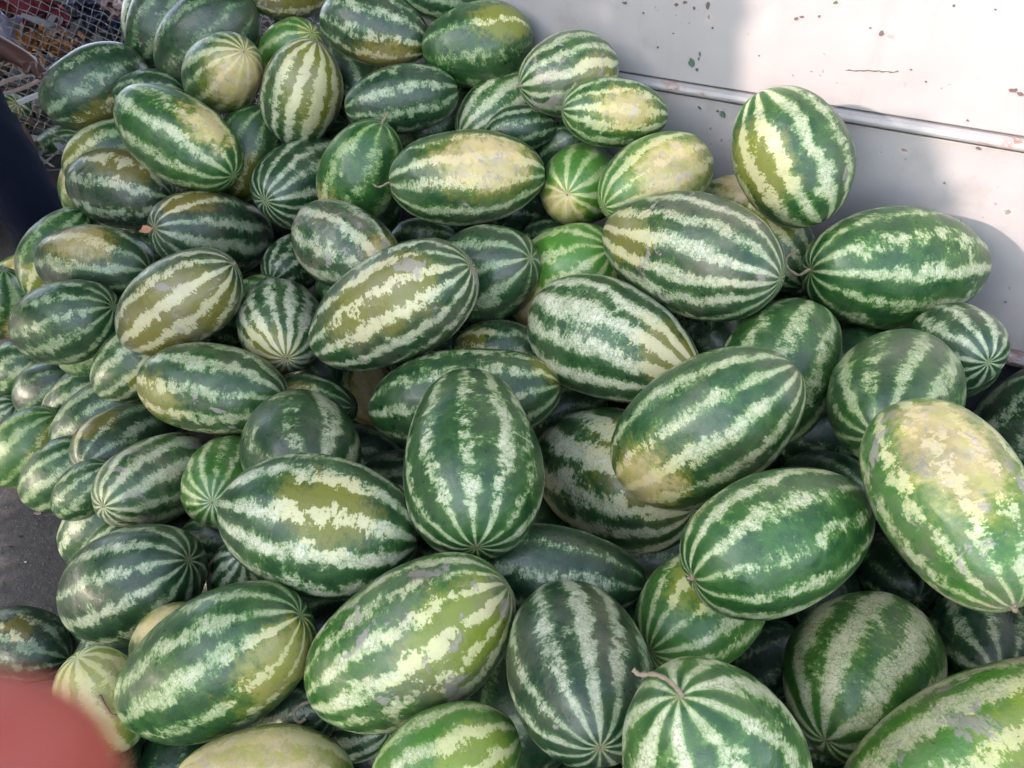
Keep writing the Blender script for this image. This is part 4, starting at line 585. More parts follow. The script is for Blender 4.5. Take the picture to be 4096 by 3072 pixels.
 ('buried watermelon inside the heap, covered by the ones on top', (-0.8961, 1.9177, 0.4875), (-0.366, -0.428, 1.78), 0.1073, 1.338, (10.0, 0.05, 0.2, -0.3, 0.1), (2.394, 0.0, 0.0), [], None),
 ('buried watermelon inside the heap, covered by the ones on top', (0.055, 0.3968, 0.4956), (2.735, 0.688, -2.427), 0.1142, 1.341, (10.0, 0.05, 0.2, -0.3, 0.1), (0.149, 0.0, 0.0), [], None),
 ('buried watermelon inside the heap, covered by the ones on top', (0.9306, 1.1496, 0.4765), (-1.059, 0.537, 1.357), 0.0952, 1.388, (10.0, 0.05, 0.2, -0.3, 0.1), (0.948, 0.0, 0.0), [], None),
 ('buried watermelon inside the heap, covered by the ones on top', (0.2591, 0.6962, 0.5114), (1.677, 0.436, 0.519), 0.0979, 1.431, (10.0, 0.05, 0.2, -0.3, 0.1), (1.184, 0.0, 0.0), [], None),
 ('buried watermelon inside the heap, covered by the ones on top', (0.0943, 1.9783, 0.716), (-0.927, 0.582, 0.718), 0.1032, 1.449, (10.0, 0.05, 0.2, -0.3, 0.1), (0.786, 0.0, 0.0), [], None),
 ('buried watermelon inside the heap, covered by the ones on top', (-0.4522, 2.0776, 0.6901), (1.312, 0.424, -2.852), 0.1037, 1.397, (10.0, 0.05, 0.2, -0.3, 0.1), (0.581, 0.0, 0.0), [], None),
 ('buried watermelon inside the heap, covered by the ones on top', (-1.171, 2.3041, 0.6933), (1.286, 0.044, 1.408), 0.0995, 1.482, (10.0, 0.05, 0.2, -0.3, 0.1), (1.737, 0.0, 0.0), [], None),
 ('buried watermelon inside the heap, covered by the ones on top', (0.1742, 0.231, 0.7252), (-2.678, 1.107, 1.742), 0.1172, 1.382, (10.0, 0.05, 0.2, -0.3, 0.1), (1.892, 0.0, 0.0), [], None),
 ('buried watermelon inside the heap, covered by the ones on top', (-0.9307, 2.3832, 0.7132), (-1.761, 0.257, -2.47), 0.1243, 1.387, (10.0, 0.05, 0.2, -0.3, 0.1), (2.547, 0.0, 0.0), [], None),
 ('buried watermelon inside the heap, covered by the ones on top', (0.292, 1.6211, 0.7173), (1.346, 0.423, 2.621), 0.0974, 1.419, (10.0, 0.05, 0.2, -0.3, 0.1), (0.766, 0.0, 0.0), [], None),
 ('buried watermelon inside the heap, covered by the ones on top', (-0.198, 1.8291, 0.7211), (-1.666, 0.249, 1.789), 0.1053, 1.424, (10.0, 0.05, 0.2, -0.3, 0.1), (2.058, 0.0, 0.0), [], None),
 ('buried watermelon inside the heap, covered by the ones on top', (-0.0798, 2.0319, 0.8985), (-2.664, 0.322, 1.185), 0.0977, 1.309, (10.0, 0.05, 0.2, -0.3, 0.1), (1.92, 0.0, 0.0), [], None),
 ('buried watermelon inside the heap, covered by the ones on top', (0.3689, 1.7526, 0.8729), (-1.473, 0.146, 1.229), 0.1073, 1.366, (10.0, 0.05, 0.2, -0.3, 0.1), (1.605, 0.0, 0.0), [], None),
 ('buried watermelon inside the heap, covered by the ones on top', (-0.5028, 2.3239, 0.858), (-1.361, 0.37, 0.827), 0.0968, 1.476, (10.0, 0.05, 0.2, -0.3, 0.1), (0.458, 0.0, 0.0), [], None),
 ('dark watermelon of the heap beyond the edge of the picture', (1.8527, 0.5923, 0.1), (-1.409, 0.338, 0.524), 0.1009, 1.377, (10.0, 0.05, 0.2, -0.3, 0.1), (2.356, 0.0, 0.0), [], None),
 ('dark watermelon of the heap beyond the edge of the picture', (1.4047, 0.7346, 0.1), (-1.583, 0.676, -0.145), 0.1025, 1.389, (10.0, 0.05, 0.2, -0.3, 0.1), (0.681, 0.0, 0.0), [], None),
 ('dark watermelon of the heap beyond the edge of the picture', (1.2935, 0.4191, 0.1), (1.782, 0.916, 0.921), 0.1003, 1.356, (10.0, 0.05, 0.2, -0.3, 0.1), (0.233, 0.0, 0.0), [], None),
 ('dark watermelon of the heap beyond the edge of the picture', (1.7058, 0.4594, 0.17), (-1.476, 0.472, 0.835), 0.1192, 1.458, (10.0, 0.05, 0.2, -0.3, 0.1), (2.412, 0.0, 0.0), [], None),
 ('dark watermelon of the heap beyond the edge of the picture', (-0.7982, 0.3206, 0.17), (-2.394, 0.608, 2.215), 0.1159, 1.532, (10.0, 0.05, 0.2, -0.3, 0.1), (1.291, 0.0, 0.0), [], None),
 ('dark watermelon of the heap beyond the edge of the picture', (-0.5573, 0.2617, 0.17), (-0.846, 1.302, -2.161), 0.1067, 1.451, (10.0, 0.05, 0.2, -0.3, 0.1), (2.693, 0.0, 0.0), [], None),
 ('dark watermelon of the heap beyond the edge of the picture', (0.6901, 0.1212, 0.17), (1.598, 0.56, 1.128), 0.1077, 1.43, (10.0, 0.05, 0.2, -0.3, 0.1), (1.622, 0.0, 0.0), [], None),
 ('dark watermelon of the heap beyond the edge of the picture', (1.6301, 0.7636, 0.17), (1.137, 0.107, 0.458), 0.1218, 1.522, (10.0, 0.05, 0.2, -0.3, 0.1), (2.425, 0.0, 0.0), [], None),
 ('dark watermelon of the heap beyond the edge of the picture', (1.0611, 0.2933, 0.17), (-2.148, 0.101, -1.245), 0.1149, 1.354, (10.0, 0.05, 0.2, -0.3, 0.1), (0.94, 0.0, 0.0), [], None),
 ('dark watermelon of the heap beyond the edge of the picture', (1.1555, 0.122, 0.24), (1.729, 0.718, -0.784), 0.1003, 1.423, (10.0, 0.05, 0.2, -0.3, 0.1), (2.149, 0.0, 0.0), [], None),
 ('dark watermelon of the heap beyond the edge of the picture', (-0.581, 0.546, 0.24), (-0.552, 1.077, -1.127), 0.1038, 1.408, (10.0, 0.05, 0.2, -0.3, 0.1), (2.886, 0.0, 0.0), [], None),
 ('dark watermelon of the heap beyond the edge of the picture', (0.2122, 0.1292, 0.24), (1.307, 1.081, 0.202), 0.119, 1.315, (10.0, 0.05, 0.2, -0.3, 0.1), (1.366, 0.0, 0.0), [], None),
 ('dark watermelon of the heap beyond the edge of the picture', (1.4444, 0.5564, 0.24), (-1.468, 0.52, 1.735), 0.1043, 1.304, (10.0, 0.05, 0.2, -0.3, 0.1), (2.494, 0.0, 0.0), [], None),
 ('dark watermelon of the heap beyond the edge of the picture', (1.3086, 0.9125, 0.24), (1.01, 0.177, -0.198), 0.1022, 1.409, (10.0, 0.05, 0.2, -0.3, 0.1), (2.291, 0.0, 0.0), [], None),
 ('dark watermelon of the heap beyond the edge of the picture', (1.1744, 0.557, 0.24), (-2.071, 1.126, -0.822), 0.1058, 1.441, (10.0, 0.05, 0.2, -0.3, 0.1), (0.196, 0.0, 0.0), [], None),
 ('dark watermelon of the heap beyond the edge of the picture', (1.4762, 0.3385, 0.31), (1.873, 0.352, 0.378), 0.1044, 1.451, (10.0, 0.05, 0.2, -0.3, 0.1), (1.003, 0.0, 0.0), [], None),
 ('dark watermelon of the heap beyond the edge of the picture', (1.9651, 0.7272, 0.31), (2.071, 0.267, 1.178), 0.1144, 1.326, (10.0, 0.05, 0.2, -0.3, 0.1), (1.842, 0.0, 0.0), [], None),
 ('dark watermelon of the heap beyond the edge of the picture', (-0.0275, 0.1383, 0.31), (-1.504, 0.794, -0.242), 0.1115, 1.326, (10.0, 0.05, 0.2, -0.3, 0.1), (0.855, 0.0, 0.0), [], None),
 ('dark watermelon of the heap beyond the edge of the picture', (1.085, 0.9112, 0.31), (-1.513, 0.535, 0.651), 0.1016, 1.364, (10.0, 0.05, 0.2, -0.3, 0.1), (0.931, 0.0, 0.0), [], None),
 ('dark watermelon of the heap beyond the edge of the picture', (1.4832, 0.8153, 0.38), (1.773, 0.657, 0.534), 0.1134, 1.488, (10.0, 0.05, 0.2, -0.3, 0.1), (2.725, 0.0, 0.0), [], None),
 ('dark watermelon of the heap beyond the edge of the picture', (0.4705, 0.1383, 0.38), (1.382, 0.945, 0.881), 0.1027, 1.493, (10.0, 0.05, 0.2, -0.3, 0.1), (1.337, 0.0, 0.0), [], None),
 ('dark watermelon of the heap beyond the edge of the picture', (1.7359, 0.6229, 0.38), (-1.077, 0.403, 0.544), 0.1044, 1.375, (10.0, 0.05, 0.2, -0.3, 0.1), (1.334, 0.0, 0.0), [], None),
 ('dark watermelon of the heap beyond the edge of the picture', (1.2178, 0.3606, 0.38), (2.194, 0.406, 0.305), 0.102, 1.302, (10.0, 0.05, 0.2, -0.3, 0.1), (1.317, 0.0, 0.0), [], None),
 ('dark watermelon of the heap beyond the edge of the picture', (0.9609, 0.1596, 0.38), (2.003, 0.535, 0.865), 0.1077, 1.375, (10.0, 0.05, 0.2, -0.3, 0.1), (1.901, 0.0, 0.0), [], None),
 ('dark watermelon of the heap beyond the edge of the picture', (-0.3433, 0.3712, 0.45), (0.262, 1.451, 1.995), 0.1139, 1.326, (10.0, 0.05, 0.2, -0.3, 0.1), (0.799, 0.0, 0.0), [], None),
 ('dark watermelon of the heap beyond the edge of the picture', (1.2264, 0.7189, 0.45), (-1.458, 0.062, -0.144), 0.1198, 1.406, (10.0, 0.05, 0.2, -0.3, 0.1), (2.38, 0.0, 0.0), [], None),
 ('dark watermelon of the heap beyond the edge of the picture', (1.4756, 0.5118, 0.52), (1.818, 0.286, 1.037), 0.1065, 1.446, (10.0, 0.05, 0.2, -0.3, 0.1), (1.88, 0.0, 0.0), [], None),
 ('dark watermelon of the heap beyond the edge of the picture', (1.0384, 0.4077, 0.52), (-1.301, 0.512, -0.025), 0.1124, 1.483, (10.0, 0.05, 0.2, -0.3, 0.1), (1.517, 0.0, 0.0), [], None),
 ('dark watermelon of the heap beyond the edge of the picture', (1.3113, 0.3564, 0.59), (-1.839, 0.354, 0.444), 0.1092, 1.538, (10.0, 0.05, 0.2, -0.3, 0.1), (1.374, 0.0, 0.0), [], None),
 ('dark watermelon of the heap beyond the edge of the picture', (0.6216, 0.3041, 0.59), (-1.464, 0.744, -0.002), 0.1022, 1.357, (10.0, 0.05, 0.2, -0.3, 0.1), (1.352, 0.0, 0.0), [], None),
 ('dark watermelon of the heap beyond the edge of the picture', (1.5719, 0.8047, 0.59), (1.625, 0.504, 0.331), 0.1109, 1.395, (10.0, 0.05, 0.2, -0.3, 0.1), (2.86, 0.0, 0.0), [], None),
 ('dark watermelon of the heap beyond the edge of the picture', (1.118, 0.9497, 0.59), (1.548, 0.305, 0.823), 0.1211, 1.303, (10.0, 0.05, 0.2, -0.3, 0.1), (2.425, 0.0, 0.0), [], None),
 ('dark watermelon of the heap beyond the edge of the picture', (0.8324, 0.266, 0.59), (1.106, 0.541, -0.237), 0.1194, 1.449, (10.0, 0.05, 0.2, -0.3, 0.1), (1.64, 0.0, 0.0), [], None),
 ('dark watermelon of the heap beyond the edge of the picture', (1.014, 0.7356, 0.66), (-1.527, 0.72, -0.319), 0.1036, 1.347, (10.0, 0.05, 0.2, -0.3, 0.1), (0.558, 0.0, 0.0), [], None),
 ('dark watermelon of the heap beyond the edge of the picture', (1.0115, 0.4367, 0.73), (1.549, 0.993, -2.082), 0.1058, 1.3, (10.0, 0.05, 0.2, -0.3, 0.1), (2.937, 0.0, 0.0), [], None),
 ('dark watermelon of the heap beyond the edge of the picture', (1.3269, 0.6235, 0.73), (1.263, 0.914, 2.06), 0.1134, 1.549, (10.0, 0.05, 0.2, -0.3, 0.1), (0.368, 0.0, 0.0), [], None),
 ('dark watermelon of the heap beyond the edge of the picture', (1.2705, 1.0977, 0.73), (-1.606, 0.364, 1.33), 0.1172, 1.43, (10.0, 0.05, 0.2, -0.3, 0.1), (2.507, 0.0, 0.0), [], None),
 ('dark watermelon of the heap beyond the edge of the picture', (1.1836, 0.8273, 0.8), (1.702, 0.026, -0.066), 0.1236, 1.515, (10.0, 0.05, 0.2, -0.3, 0.1), (0.805, 0.0, 0.0), [], None),
 ('dark watermelon of the heap beyond the edge of the picture', (0.9027, 0.6538, 0.87), (1.874, 0.266, 1.368), 0.1099, 1.309, (10.0, 0.05, 0.2, -0.3, 0.1), (1.47, 0.0, 0.0), [], None),
 ('dark watermelon of the heap beyond the edge of the picture', (0.7603, 0.4253, 0.87), (0.577, 0.862, 1.6), 0.1166, 1.365, (10.0, 0.05, 0.2, -0.3, 0.1), (0.859, 0.0, 0.0), [], None),
 ('dark watermelon of the heap beyond the edge of the picture', (1.2104, 0.5911, 0.94), (-1.382, 0.89, -0.652), 0.102, 1.51, (10.0, 0.05, 0.2, -0.3, 0.1), (0.309, 0.0, 0.0), [], None),
 ('dark watermelon of the heap beyond the edge of the picture', (1.2296, 1.1367, 0.94), (-1.617, 0.169, -0.087), 0.105, 1.305, (10.0, 0.05, 0.2, -0.3, 0.1), (0.578, 0.0, 0.0), [], None),
]


def melon_mesh(ratio, seed, nstr, egg0=None):
    U, V = 56, 40
    rnd = random.Random(seed); egg = rnd.uniform(-.09, .09) if egg0 is None else egg0; pw = rnd.uniform(.90, 1.04); s0 = Vector((seed * 3.1, seed * 1.7, seed))
    bend = rnd.uniform(-.05, .05); flat = [Vector((rnd.gauss(0, 1), rnd.gauss(0, 1), rnd.gauss(0, .5))).normalized() for _ in range(3)]
    verts = []
    def pt(ph, th):
        cz, r = math.cos(ph), math.sin(ph)
        r = r ** pw
        x, y, z = r * math.cos(th), r * math.sin(th), cz * ratio
        k = 1 + egg * cz
        x *= k; y *= k; x += bend * (cz * cz - .3)
        d = 1 + .046 * noise.noise(Vector((x, y, z)) * .9 + s0) + .010 * noise.noise(Vector((x, y, z)) * 2.6 + s0)
        for f in flat: d -= .05 * max(0, f.dot(Vector((x, y, z / ratio))) - .72)
        d += .0035 * math.cos(nstr * th) * r
        dim = .035 * math.exp(-(r / .12) ** 2)
        z -= math.copysign(dim, cz)
        return (x * d, y * d, z * d)
    verts.append(pt(0, 0))
    for j in range(1, V):
        for i in range(U): verts.append(pt(math.pi * j / V, 2 * math.pi * i / U))
    verts.append(pt(math.pi, 0))
    F = [(0, 1 + i, 1 + (i + 1) % U) for i in range(U)]
    for j in range(V - 2):
        for i in range(U):
            a = 1 + j * U; b = a + U; i2 = (i + 1) % U
            F.append((a + i, b + i, b + i2, a + i2))
    last = len(verts) - 1; a = 1 + (V - 2) * U
    F += [(last, a + (i + 1) % U, a + i) for i in range(U)]
    me = from_py('watermelon', verts, F)
    me.materials.append(RIND)
    return me, Vector(verts[0]), Vector(verts[-1])

def smooth_path(pts, n=5):
    out = []
    P = [Vector(p) for p in pts]; P = [2 * P[0] - P[1]] + P + [2 * P[-1] - P[-2]]
    for i in range(1, len(P) - 2):
        for k in range(n):
            t = k / n; a, b, c, d = P[i - 1:i + 3]
            out.append(.5 * ((2 * b) + (c - a) * t + (2 * a - 5 * b + 4 * c - d) * t * t + (3 * b - a - 3 * c + d) * t ** 3))
    out.append(P[-2]); return out

for idx, (label, loc, rot, B, ratio, par, spot, ends, egg) in enumerate(MELONS):
    me, top, bot = melon_mesh(ratio, idx + 1, par[0], egg)
    o = link('watermelon', me)
    o.location = loc; o.rotation_euler = Euler(rot, 'XYZ'); o.scale = (B, B, B)
    tag(o, label, 'watermelon', 'buried watermelons inside the heap' if label.startswith('buried') else 'watermelons of the heap beyond the picture' if 'beyond the edge' in label else 'watermelons heaped against the white wall')
    o['blotch'] = .55 + 1.1 * ((idx * .7548777) % 1) ** 1.3
    o['seed'] = (idx * .6180339) % 1 * 9 + .37
    o['stripes'] = float(par[0]); o['tone'] = par[1]; o['pale'] = par[2]; o['width'] = par[3]; o['scuff'] = par[4]
    o['ratio'] = ratio; o['spot_angle'] = spot[0]; o['spot_size'] = spot[1]; o['spot_kind'] = spot[2]
    for kind, sg, path in ends:
        pole = top if sg > 0 else bot
        if kind == 'stem':
            pts = [pole - Vector((0, 0, sg * .02)), pole + Vector((0, 0, sg * .05))] + [pole + Vector(q) for q in path]
            sp = smooth_path(pts); n = len(sp)
            rad = [.024 + .034 * math.exp(-i * .8) + .005 * math.sin(i * 2.1 + idx) for i in range(n)]
            v, f = tube(sp, rad, 8); link('stem', from_py('stem', v, f), STEM, o)
        elif kind == 'stub':
            pts = [pole - Vector((0, 0, sg * .02)), pole + Vector((0, 0, sg * .02)), pole + Vector((.01, .01, sg * .05)), pole + Vector((.03, .0, sg * .075))]
            v, f = tube(pts, [.075, .055, .035, .030], 9); link('stem', from_py('stem', v, f), STEM, o)
        else:
            pts = [pole - Vector((0, 0, sg * .03)), pole + Vector((0, 0, sg * .003)), pole + Vector((0, 0, sg * .009))]
            v, f = tube(pts, [.040, .030, .012], 9); link('blossom_scar', from_py('blossom_scar', v, f), SCAR, o)

# ------------------------------------------------------------------ rubbish mound and netting behind the heap
rng = random.Random(21)
def mound_h(x, y):
    d = (y - 3.25) + .35 * (x + 2.0) * 0
    a = max(0.0, min(1.0, (y - 2.95) / .5)); a = a * a * (3 - 2 * a)
    b = max(0.0, min(1.0, (y - 4.0) / 2.5))
    return .40 * a + .75 * b + .05 * noise.noise(Vector((x * 2.2, y * 2.2, 0))) * a + .03 * noise.noise(Vector((x * 7, y * 7, 1))) * a - .01

def mound():
    nx, ny = 90, 90; V = []; Fc = []
    for j in range(ny):
        for i in range(nx):
            x = -6.5 + 5.9 * i / (nx - 1); y = 2.9 + 6.5 * j / (ny - 1)
            e = min(1, i / 6, (nx - 1 - i) / 10)
            V.append((x, y, (mound_h(x, y) + .01) * e - .02))
    for j in range(ny - 1):
        for i in range(nx - 1):
            a = j * nx + i; Fc.append((a, a + 1, a + nx + 1, a + nx))
    o = link('rubbish_mound', from_py('rubbish_mound', V, Fc), simple('dark_soil', (.022, .019, .020), .95, .5, 14, .8, 50))
    tag(o, 'dark mound of earth and rubbish behind the wire netting', kind='structure')
mound()

def litter():
    groups = [('grey_litter', (.10, .10, .11), 1500), ('brown_litter', (.085, .05, .035), 1300), ('pale_litter', (.30, .29, .29), 420)]
    for nm, c, n in groups:
        V, Fc = [], []
        for _ in range(n):
            x = rng.uniform(-5.2, -1.3); y = rng.uniform(3.5, 6.6); z = mound_h(x, y) + rng.uniform(0, .05)
            L = rng.uniform(.03, .15); w = rng.uniform(.005, .035) if rng.random() < .6 else rng.uniform(.002, .006)
            M = Euler((rng.uniform(-.7, .7), rng.uniform(-.7, .7), rng.uniform(0, 6.3))).to_matrix()
            b = len(V); cz = rng.uniform(-.02, .02)
            for px, py, pz in ((-L, -w, 0), (0, -w, cz), (L, -w * .5, 0), (L, w * .6, 0), (0, w, cz), (-L, w, 0)):
                for dz in (0, .003): V.append(tuple(M @ Vector((px, py, pz + dz)) + Vector((x, y, z))))
            k = 6
            Fc.append(tuple(b + 2 * i for i in range(k))[::-1]); Fc.append(tuple(b + 2 * i + 1 for i in range(k)))
            for i in range(k):
                i2 = (i + 1) % k; Fc.append((b + 2 * i, b + 2 * i2, b + 2 * i2 + 1, b + 2 * i + 1))
        o = link(nm, from_py(nm, V, Fc), simple(nm, c, .6, .5, 5), smooth=False)
        tag(o, nm.replace('_', ' ') + ' of shreds, twigs and scraps strewn over the mound', kind='stuff')
litter()

def ray(px, py, z):
    """world point seen at a pixel of the 1024-wide picture at a given depth (used while laying the yard out)"""
    v = cam.matrix_basis.to_3x3() @ Vector(((px - 512) / 773 * z, (384 - py) / 773 * z, -z)); return v + Vector((0, 0, H))

def netting():
    root = bpy.data.objects.new('wire_netting', None); COL.objects.link(root)
    tag(root, 'pale diamond wire netting stretched in front of the rubbish mound', 'netting')
    root.location = (-2.2, 3.95, .3)
    r2 = random.Random(3)
    a = Vector((.56, 0, .83)); b = Vector((.87, 0, -.49)); s1, s2 = .037, .040
    def node(i, j):
        q = Random2(i, j)
        p = a * (i * s1) + b * (j * s2)
        x = p.x + q[0] * .006; z = p.z + q[1] * .006
        # a stretched, torn place
        dx, dz = x + .72, z - 1.02; rr = math.hypot(dx, dz)
        if rr < .22: x += dx * .35 * (1 - rr / .22); z += dz * .35 * (1 - rr / .22)
        y = .05 * math.sin(x * 3.1) + .03 * math.sin(z * 4.3 + 1) + q[2] * .004
        return Vector((x, y, z))
    cache = {}
    def Random2(i, j):
        if (i, j) not in cache: cache[(i, j)] = (r2.uniform(-1, 1), r2.uniform(-1, 1), r2.uniform(-1, 1))
        return cache[(i, j)]
    V, Fc = [], []
    ok = lambda p: -1.6 < p.x < 1.5 and .0 < p.z < 1.75
    for i in range(-70, 110):
        for j in range(-90, 90):
            p = node(i, j)
            if not ok(p): continue
            for di, dj in ((1, 0), (0, 1)):
                q = node(i + di, j + dj)
                if not ok(q) or r2.random() < .006: continue
                mid = (p + q) / 2 + Vector((r2.uniform(-1, 1), 0, r2.uniform(-1, 1))) * .0025
                tube([p, mid, q], [.0021, .0012, .0021], 4, V, Fc)
    link('netting_wire', from_py('netting_wire', V, Fc), simple('galvanised_wire', (.25, .245, .23), .5, .3, 30), root)['kind'] = 'stuff'
    V, Fc = tube([(-1.6, 0, 1.76), (1.5, 0, 1.76)], [.012, .012], 8)
    link('top_wire', from_py('top_wire', V, Fc), STEM, root)
netting()

def slab(name, p0, p1, w, th, mat, label, cat, bend=.0, up=Vector((0, 0, 1)), ragged=.0):
    """a bent board / strip between two points"""
    p0, p1 = Vector(p0), Vector(p1); d = (p1 - p0).normalized(); sd = d.cross(up).normalized(); u = sd.cross(d)
    V, Fc = [], []; n = 9; rr = random.Random(name + str(p0.x))
    for i in range(n):
        t = i / (n - 1); c = p0.lerp(p1, t) + u * bend * math.sin(math.pi * t)
        ww = w * (1 + ragged * rr.uniform(-1, 1)); o2 = ragged * w * rr.uniform(-.5, .5)
        for sgn, k in ((-1, 0), (1, 0), (1, 1), (-1, 1)): V.append(tuple(c + sd * (sgn * ww / 2 + o2) + u * (th * (k - .5))))
    for i in range(n - 1):
        for k in range(4):
            k2 = (k + 1) % 4; Fc.append((i * 4 + k, i * 4 + k2, i * 4 + 4 + k2, i * 4 + 4 + k))
    Fc.append((3, 2, 1, 0)); e = (n - 1) * 4; Fc.append((e, e + 1, e + 2, e + 3))
    o = link(name, from_py(name, V, Fc), mat, smooth=False)
    b = o.modifiers.new('soft', 'BEVEL'); b.width = min(th, .01) * .3; b.segments = 2
    return tag(o, label, cat)

wood_pale = simple('bleached_wood', (.24, .18, .16), .75, .3, 12, .3)
grey_pl = simple('grey_plastic', (.26, .25, .31), .4, .35, 9)
slab('broken_board', ray(52, 79, 4.15), ray(82, 66, 4.1), .045, .02, wood_pale, 'pale pinkish broken board end under the netting above the oblong melon', 'board', .01, ragged=.35)
slab('plastic_strip', ray(38, 78, 4.3), ray(80, 60, 4.35), .06, .012, grey_pl, 'greyish plastic strip lying behind the netting beside the orange leaves', 'plastic strip', .03, ragged=.3)
slab('wooden_stick', ray(-12, 90, 3.75), ray(33, 74, 3.85), .020, .016, wood_pale, 'long pale wooden stick in front of the netting, nearer the leg', 'stick', .01)
slab('split_lath', ray(-8, 96, 3.7), ray(40, 80, 3.8), .030, .012, simple('pinkish_lath', (.26, .18, .15), .8, .35, 15), 'pinkish split lath just under the long pale stick', 'lath', -.01, ragged=.3)
slab('white_tube', ray(18, 103, 3.65), ray(40, 94, 3.7), .024, .02, simple('white_tube', (.34, .33, .33), .5, .15, 12), 'short whitish tube in front of the netting above the small far melon', 'tube')

def leafpile(name, c, n, size, spread, cols, label, cat, kind=None):
    rr = random.Random(name); V, Fc = [], []
    for _ in range(n):
        p = c + Vector((rr.gauss(0, spread[0]), rr.gauss(0, spread[1]), rr.gauss(0, spread[2])))
        M = Euler((rr.uniform(-1.2, 1.2), rr.uniform(-1.2, 1.2), rr.uniform(0, 6.3))).to_matrix(); L = size * rr.uniform(.6, 1.3); w = L * rr.uniform(.35, .6)
        b = len(V); pr = [(-L, 0, 0), (-L * .4, -w, .2 * L), (L * .4, -w * .8, .15 * L), (L, 0, -.1 * L), (L * .4, w * .8, .2 * L), (-L * .4, w, .15 * L)]
        V += [tuple(M @ Vector(q) + p) for q in pr]
        Fc += [(b, b + 1, b + 2), (b, b + 2, b + 3), (b, b + 3, b + 4), (b, b + 4, b + 5)]
    o = link(name, from_py(name, V, Fc), cols, smooth=False); return tag(o, label, cat, kind=kind)
leafpile('dry_leaves', ray(45, 46, 4.35), 150, .028, (.075, .05, .045), simple('orange_dry_leaf', (.24, .095, .03), .6, .4, 12),
         'heap of orange-brown dry leaves behind the netting', None, 'stuff')
leafpile('dry_leaves', ray(26, 62, 4.3), 70, .022, (.05, .04, .03), simple('tan_dry_leaf', (.34, .22, .14), .6, .4, 12),
         'tan dry leaves at the foot of the orange ones', None, 'stuff')

def cloth(name, c, sx, sz, mat, label, cat, seed):
    n = 26; V, Fc = [], []
    for j in range(n):
        for i in range(n):
            u, v = i / (n - 1) - .5, j / (n - 1) - .5
            h = noise.noise(Vector((u * 4 + seed, v * 4, 0))) * .09 + noise.noise(Vector((u * 11 + seed, v * 9, 3))) * .03
            V.append((c.x + u * sx * (1 + .3 * noise.noise(Vector((v * 3, seed, 0)))), c.y + h - .12 * v, c.z + v * sz * (1 + .3 * noise.noise(Vector((u * 4, seed, 5)))) + h * .3))
    for j in range(n - 1):
        for i in range(n - 1):
            a = j * n + i; Fc.append((a, a + 1, a + n + 1, a + n))
    o = link(name, from_py(name, V, Fc), mat); s = o.modifiers.new('thick', 'SOLIDIFY'); s.thickness = .004
    return tag(o, label, cat)
cloth('red_cloth', ray(28, 8, 4.6), .38, .40, simple('red_cloth', (.17, .02, .035), .8, .45, 10), 'crumpled dark red cloth behind the netting at the top edge', 'cloth', 2)
cloth('blue_bag', ray(100, 14, 4.5), .26, .20, simple('navy_bag', (.020, .022, .055), .35, .4, 10), 'crumpled navy plastic bag behind the netting near the melons', 'bag', 7)
cloth('pink_wrapper', ray(117, 8, 4.35), .12, .12, simple('pink_wrapper', (.32, .21, .20), .6, .3, 20), 'small pink wrapper behind the netting, beside the navy bag', 'wrapper', 12)
cloth('lilac_bag', ray(6, 52, 4.4), .30, .42, simple('lilac_bag', (.20, .19, .27), .35, .5, 10), 'greyish lilac plastic bag behind the netting, behind the forearm', 'bag', 17)
cloth('grey_sack', ray(62, 118, 4.0), .22, .25, simple('grey_sack', (.16, .155, .15), .8, .4, 12), 'grey sack behind the small far melons', 'sack', 23)

# small things on the heap and floor
def chiplet(loc, w, mat, name, label, cat, rot=(0, 0, 0)):
    rr = random.Random(name + str(round(loc.x, 2))); k = 9
    ring = [(math.cos(2 * math.pi * i / k) * w * rr.uniform(.6, 1.2), math.sin(2 * math.pi * i / k) * w * .6 * rr.uniform(.6, 1.2)) for i in range(k)]
    M = Euler(rot).to_matrix()
    V = [tuple(M @ Vector((a, b, .25 * a * a / w)) + loc) for a, b in ring] + [tuple(M @ Vector((a * .9, b * .9, .25 * a * a / w + w * .22)) + loc) for a, b in ring]
    Fc = [tuple(range(k))[::-1], tuple(range(k, 2 * k))] + [(i, (i + 1) % k, k + (i + 1) % k, k + i) for i in range(k)]
    return tag(link(name, from_py(name, V, Fc), mat, smooth=False), label, cat)
def on_floor(px, py):
    v = ray(px, py, 1.0) - Vector((0, 0, H)); k = -H / v.z; return Vector((v.x * k, v.y * k, .004))
chiplet(on_floor(39, 514), .016, simple('husk', (.17, .13, .12), .9), 'husk', 'small brownish husk on the bare ground beside the outermost melon', 'husk')
chiplet(on_floor(22, 538), .008, simple('black_seed', (.01, .009, .009), .7), 'pebble', 'black pebble on the bare ground, farther one of two', 'pebble')
chiplet(on_floor(12, 548), .007, simple('black_seed2', (.012, .01, .01), .7), 'pebble', 'black pebble on the bare ground, nearer the picture edge', 'pebble')
chiplet(on_floor(26, 563), .004, simple('white_crumb', (.6, .58, .55), .9), 'crumb', 'tiny white crumb on the bare ground', 'crumb')
def bits():
    rr = random.Random(8); V, Fc = [], []
    for _ in range(420):
        p = on_floor(rr.uniform(-30, 70), rr.uniform(465, 640)); s = rr.uniform(.0010, .0032); b = len(V)
        for q in ((1, 0, 0), (-.6, .8, 0), (-.5, -.9, 0), (0, 0, 1)): V.append(tuple(p + Vector(q) * s * rr.uniform(.7, 1.4)))
        Fc += [(b, b + 1, b + 3), (b + 1, b + 2, b + 3), (b + 2, b, b + 3)]
    tag(link('grit', from_py('grit', V, Fc), simple('grit', (.16, .14, .13), .9, .6, 200), smooth=False), 'fine grit scattered on the bare ground', kind='stuff')
bits()
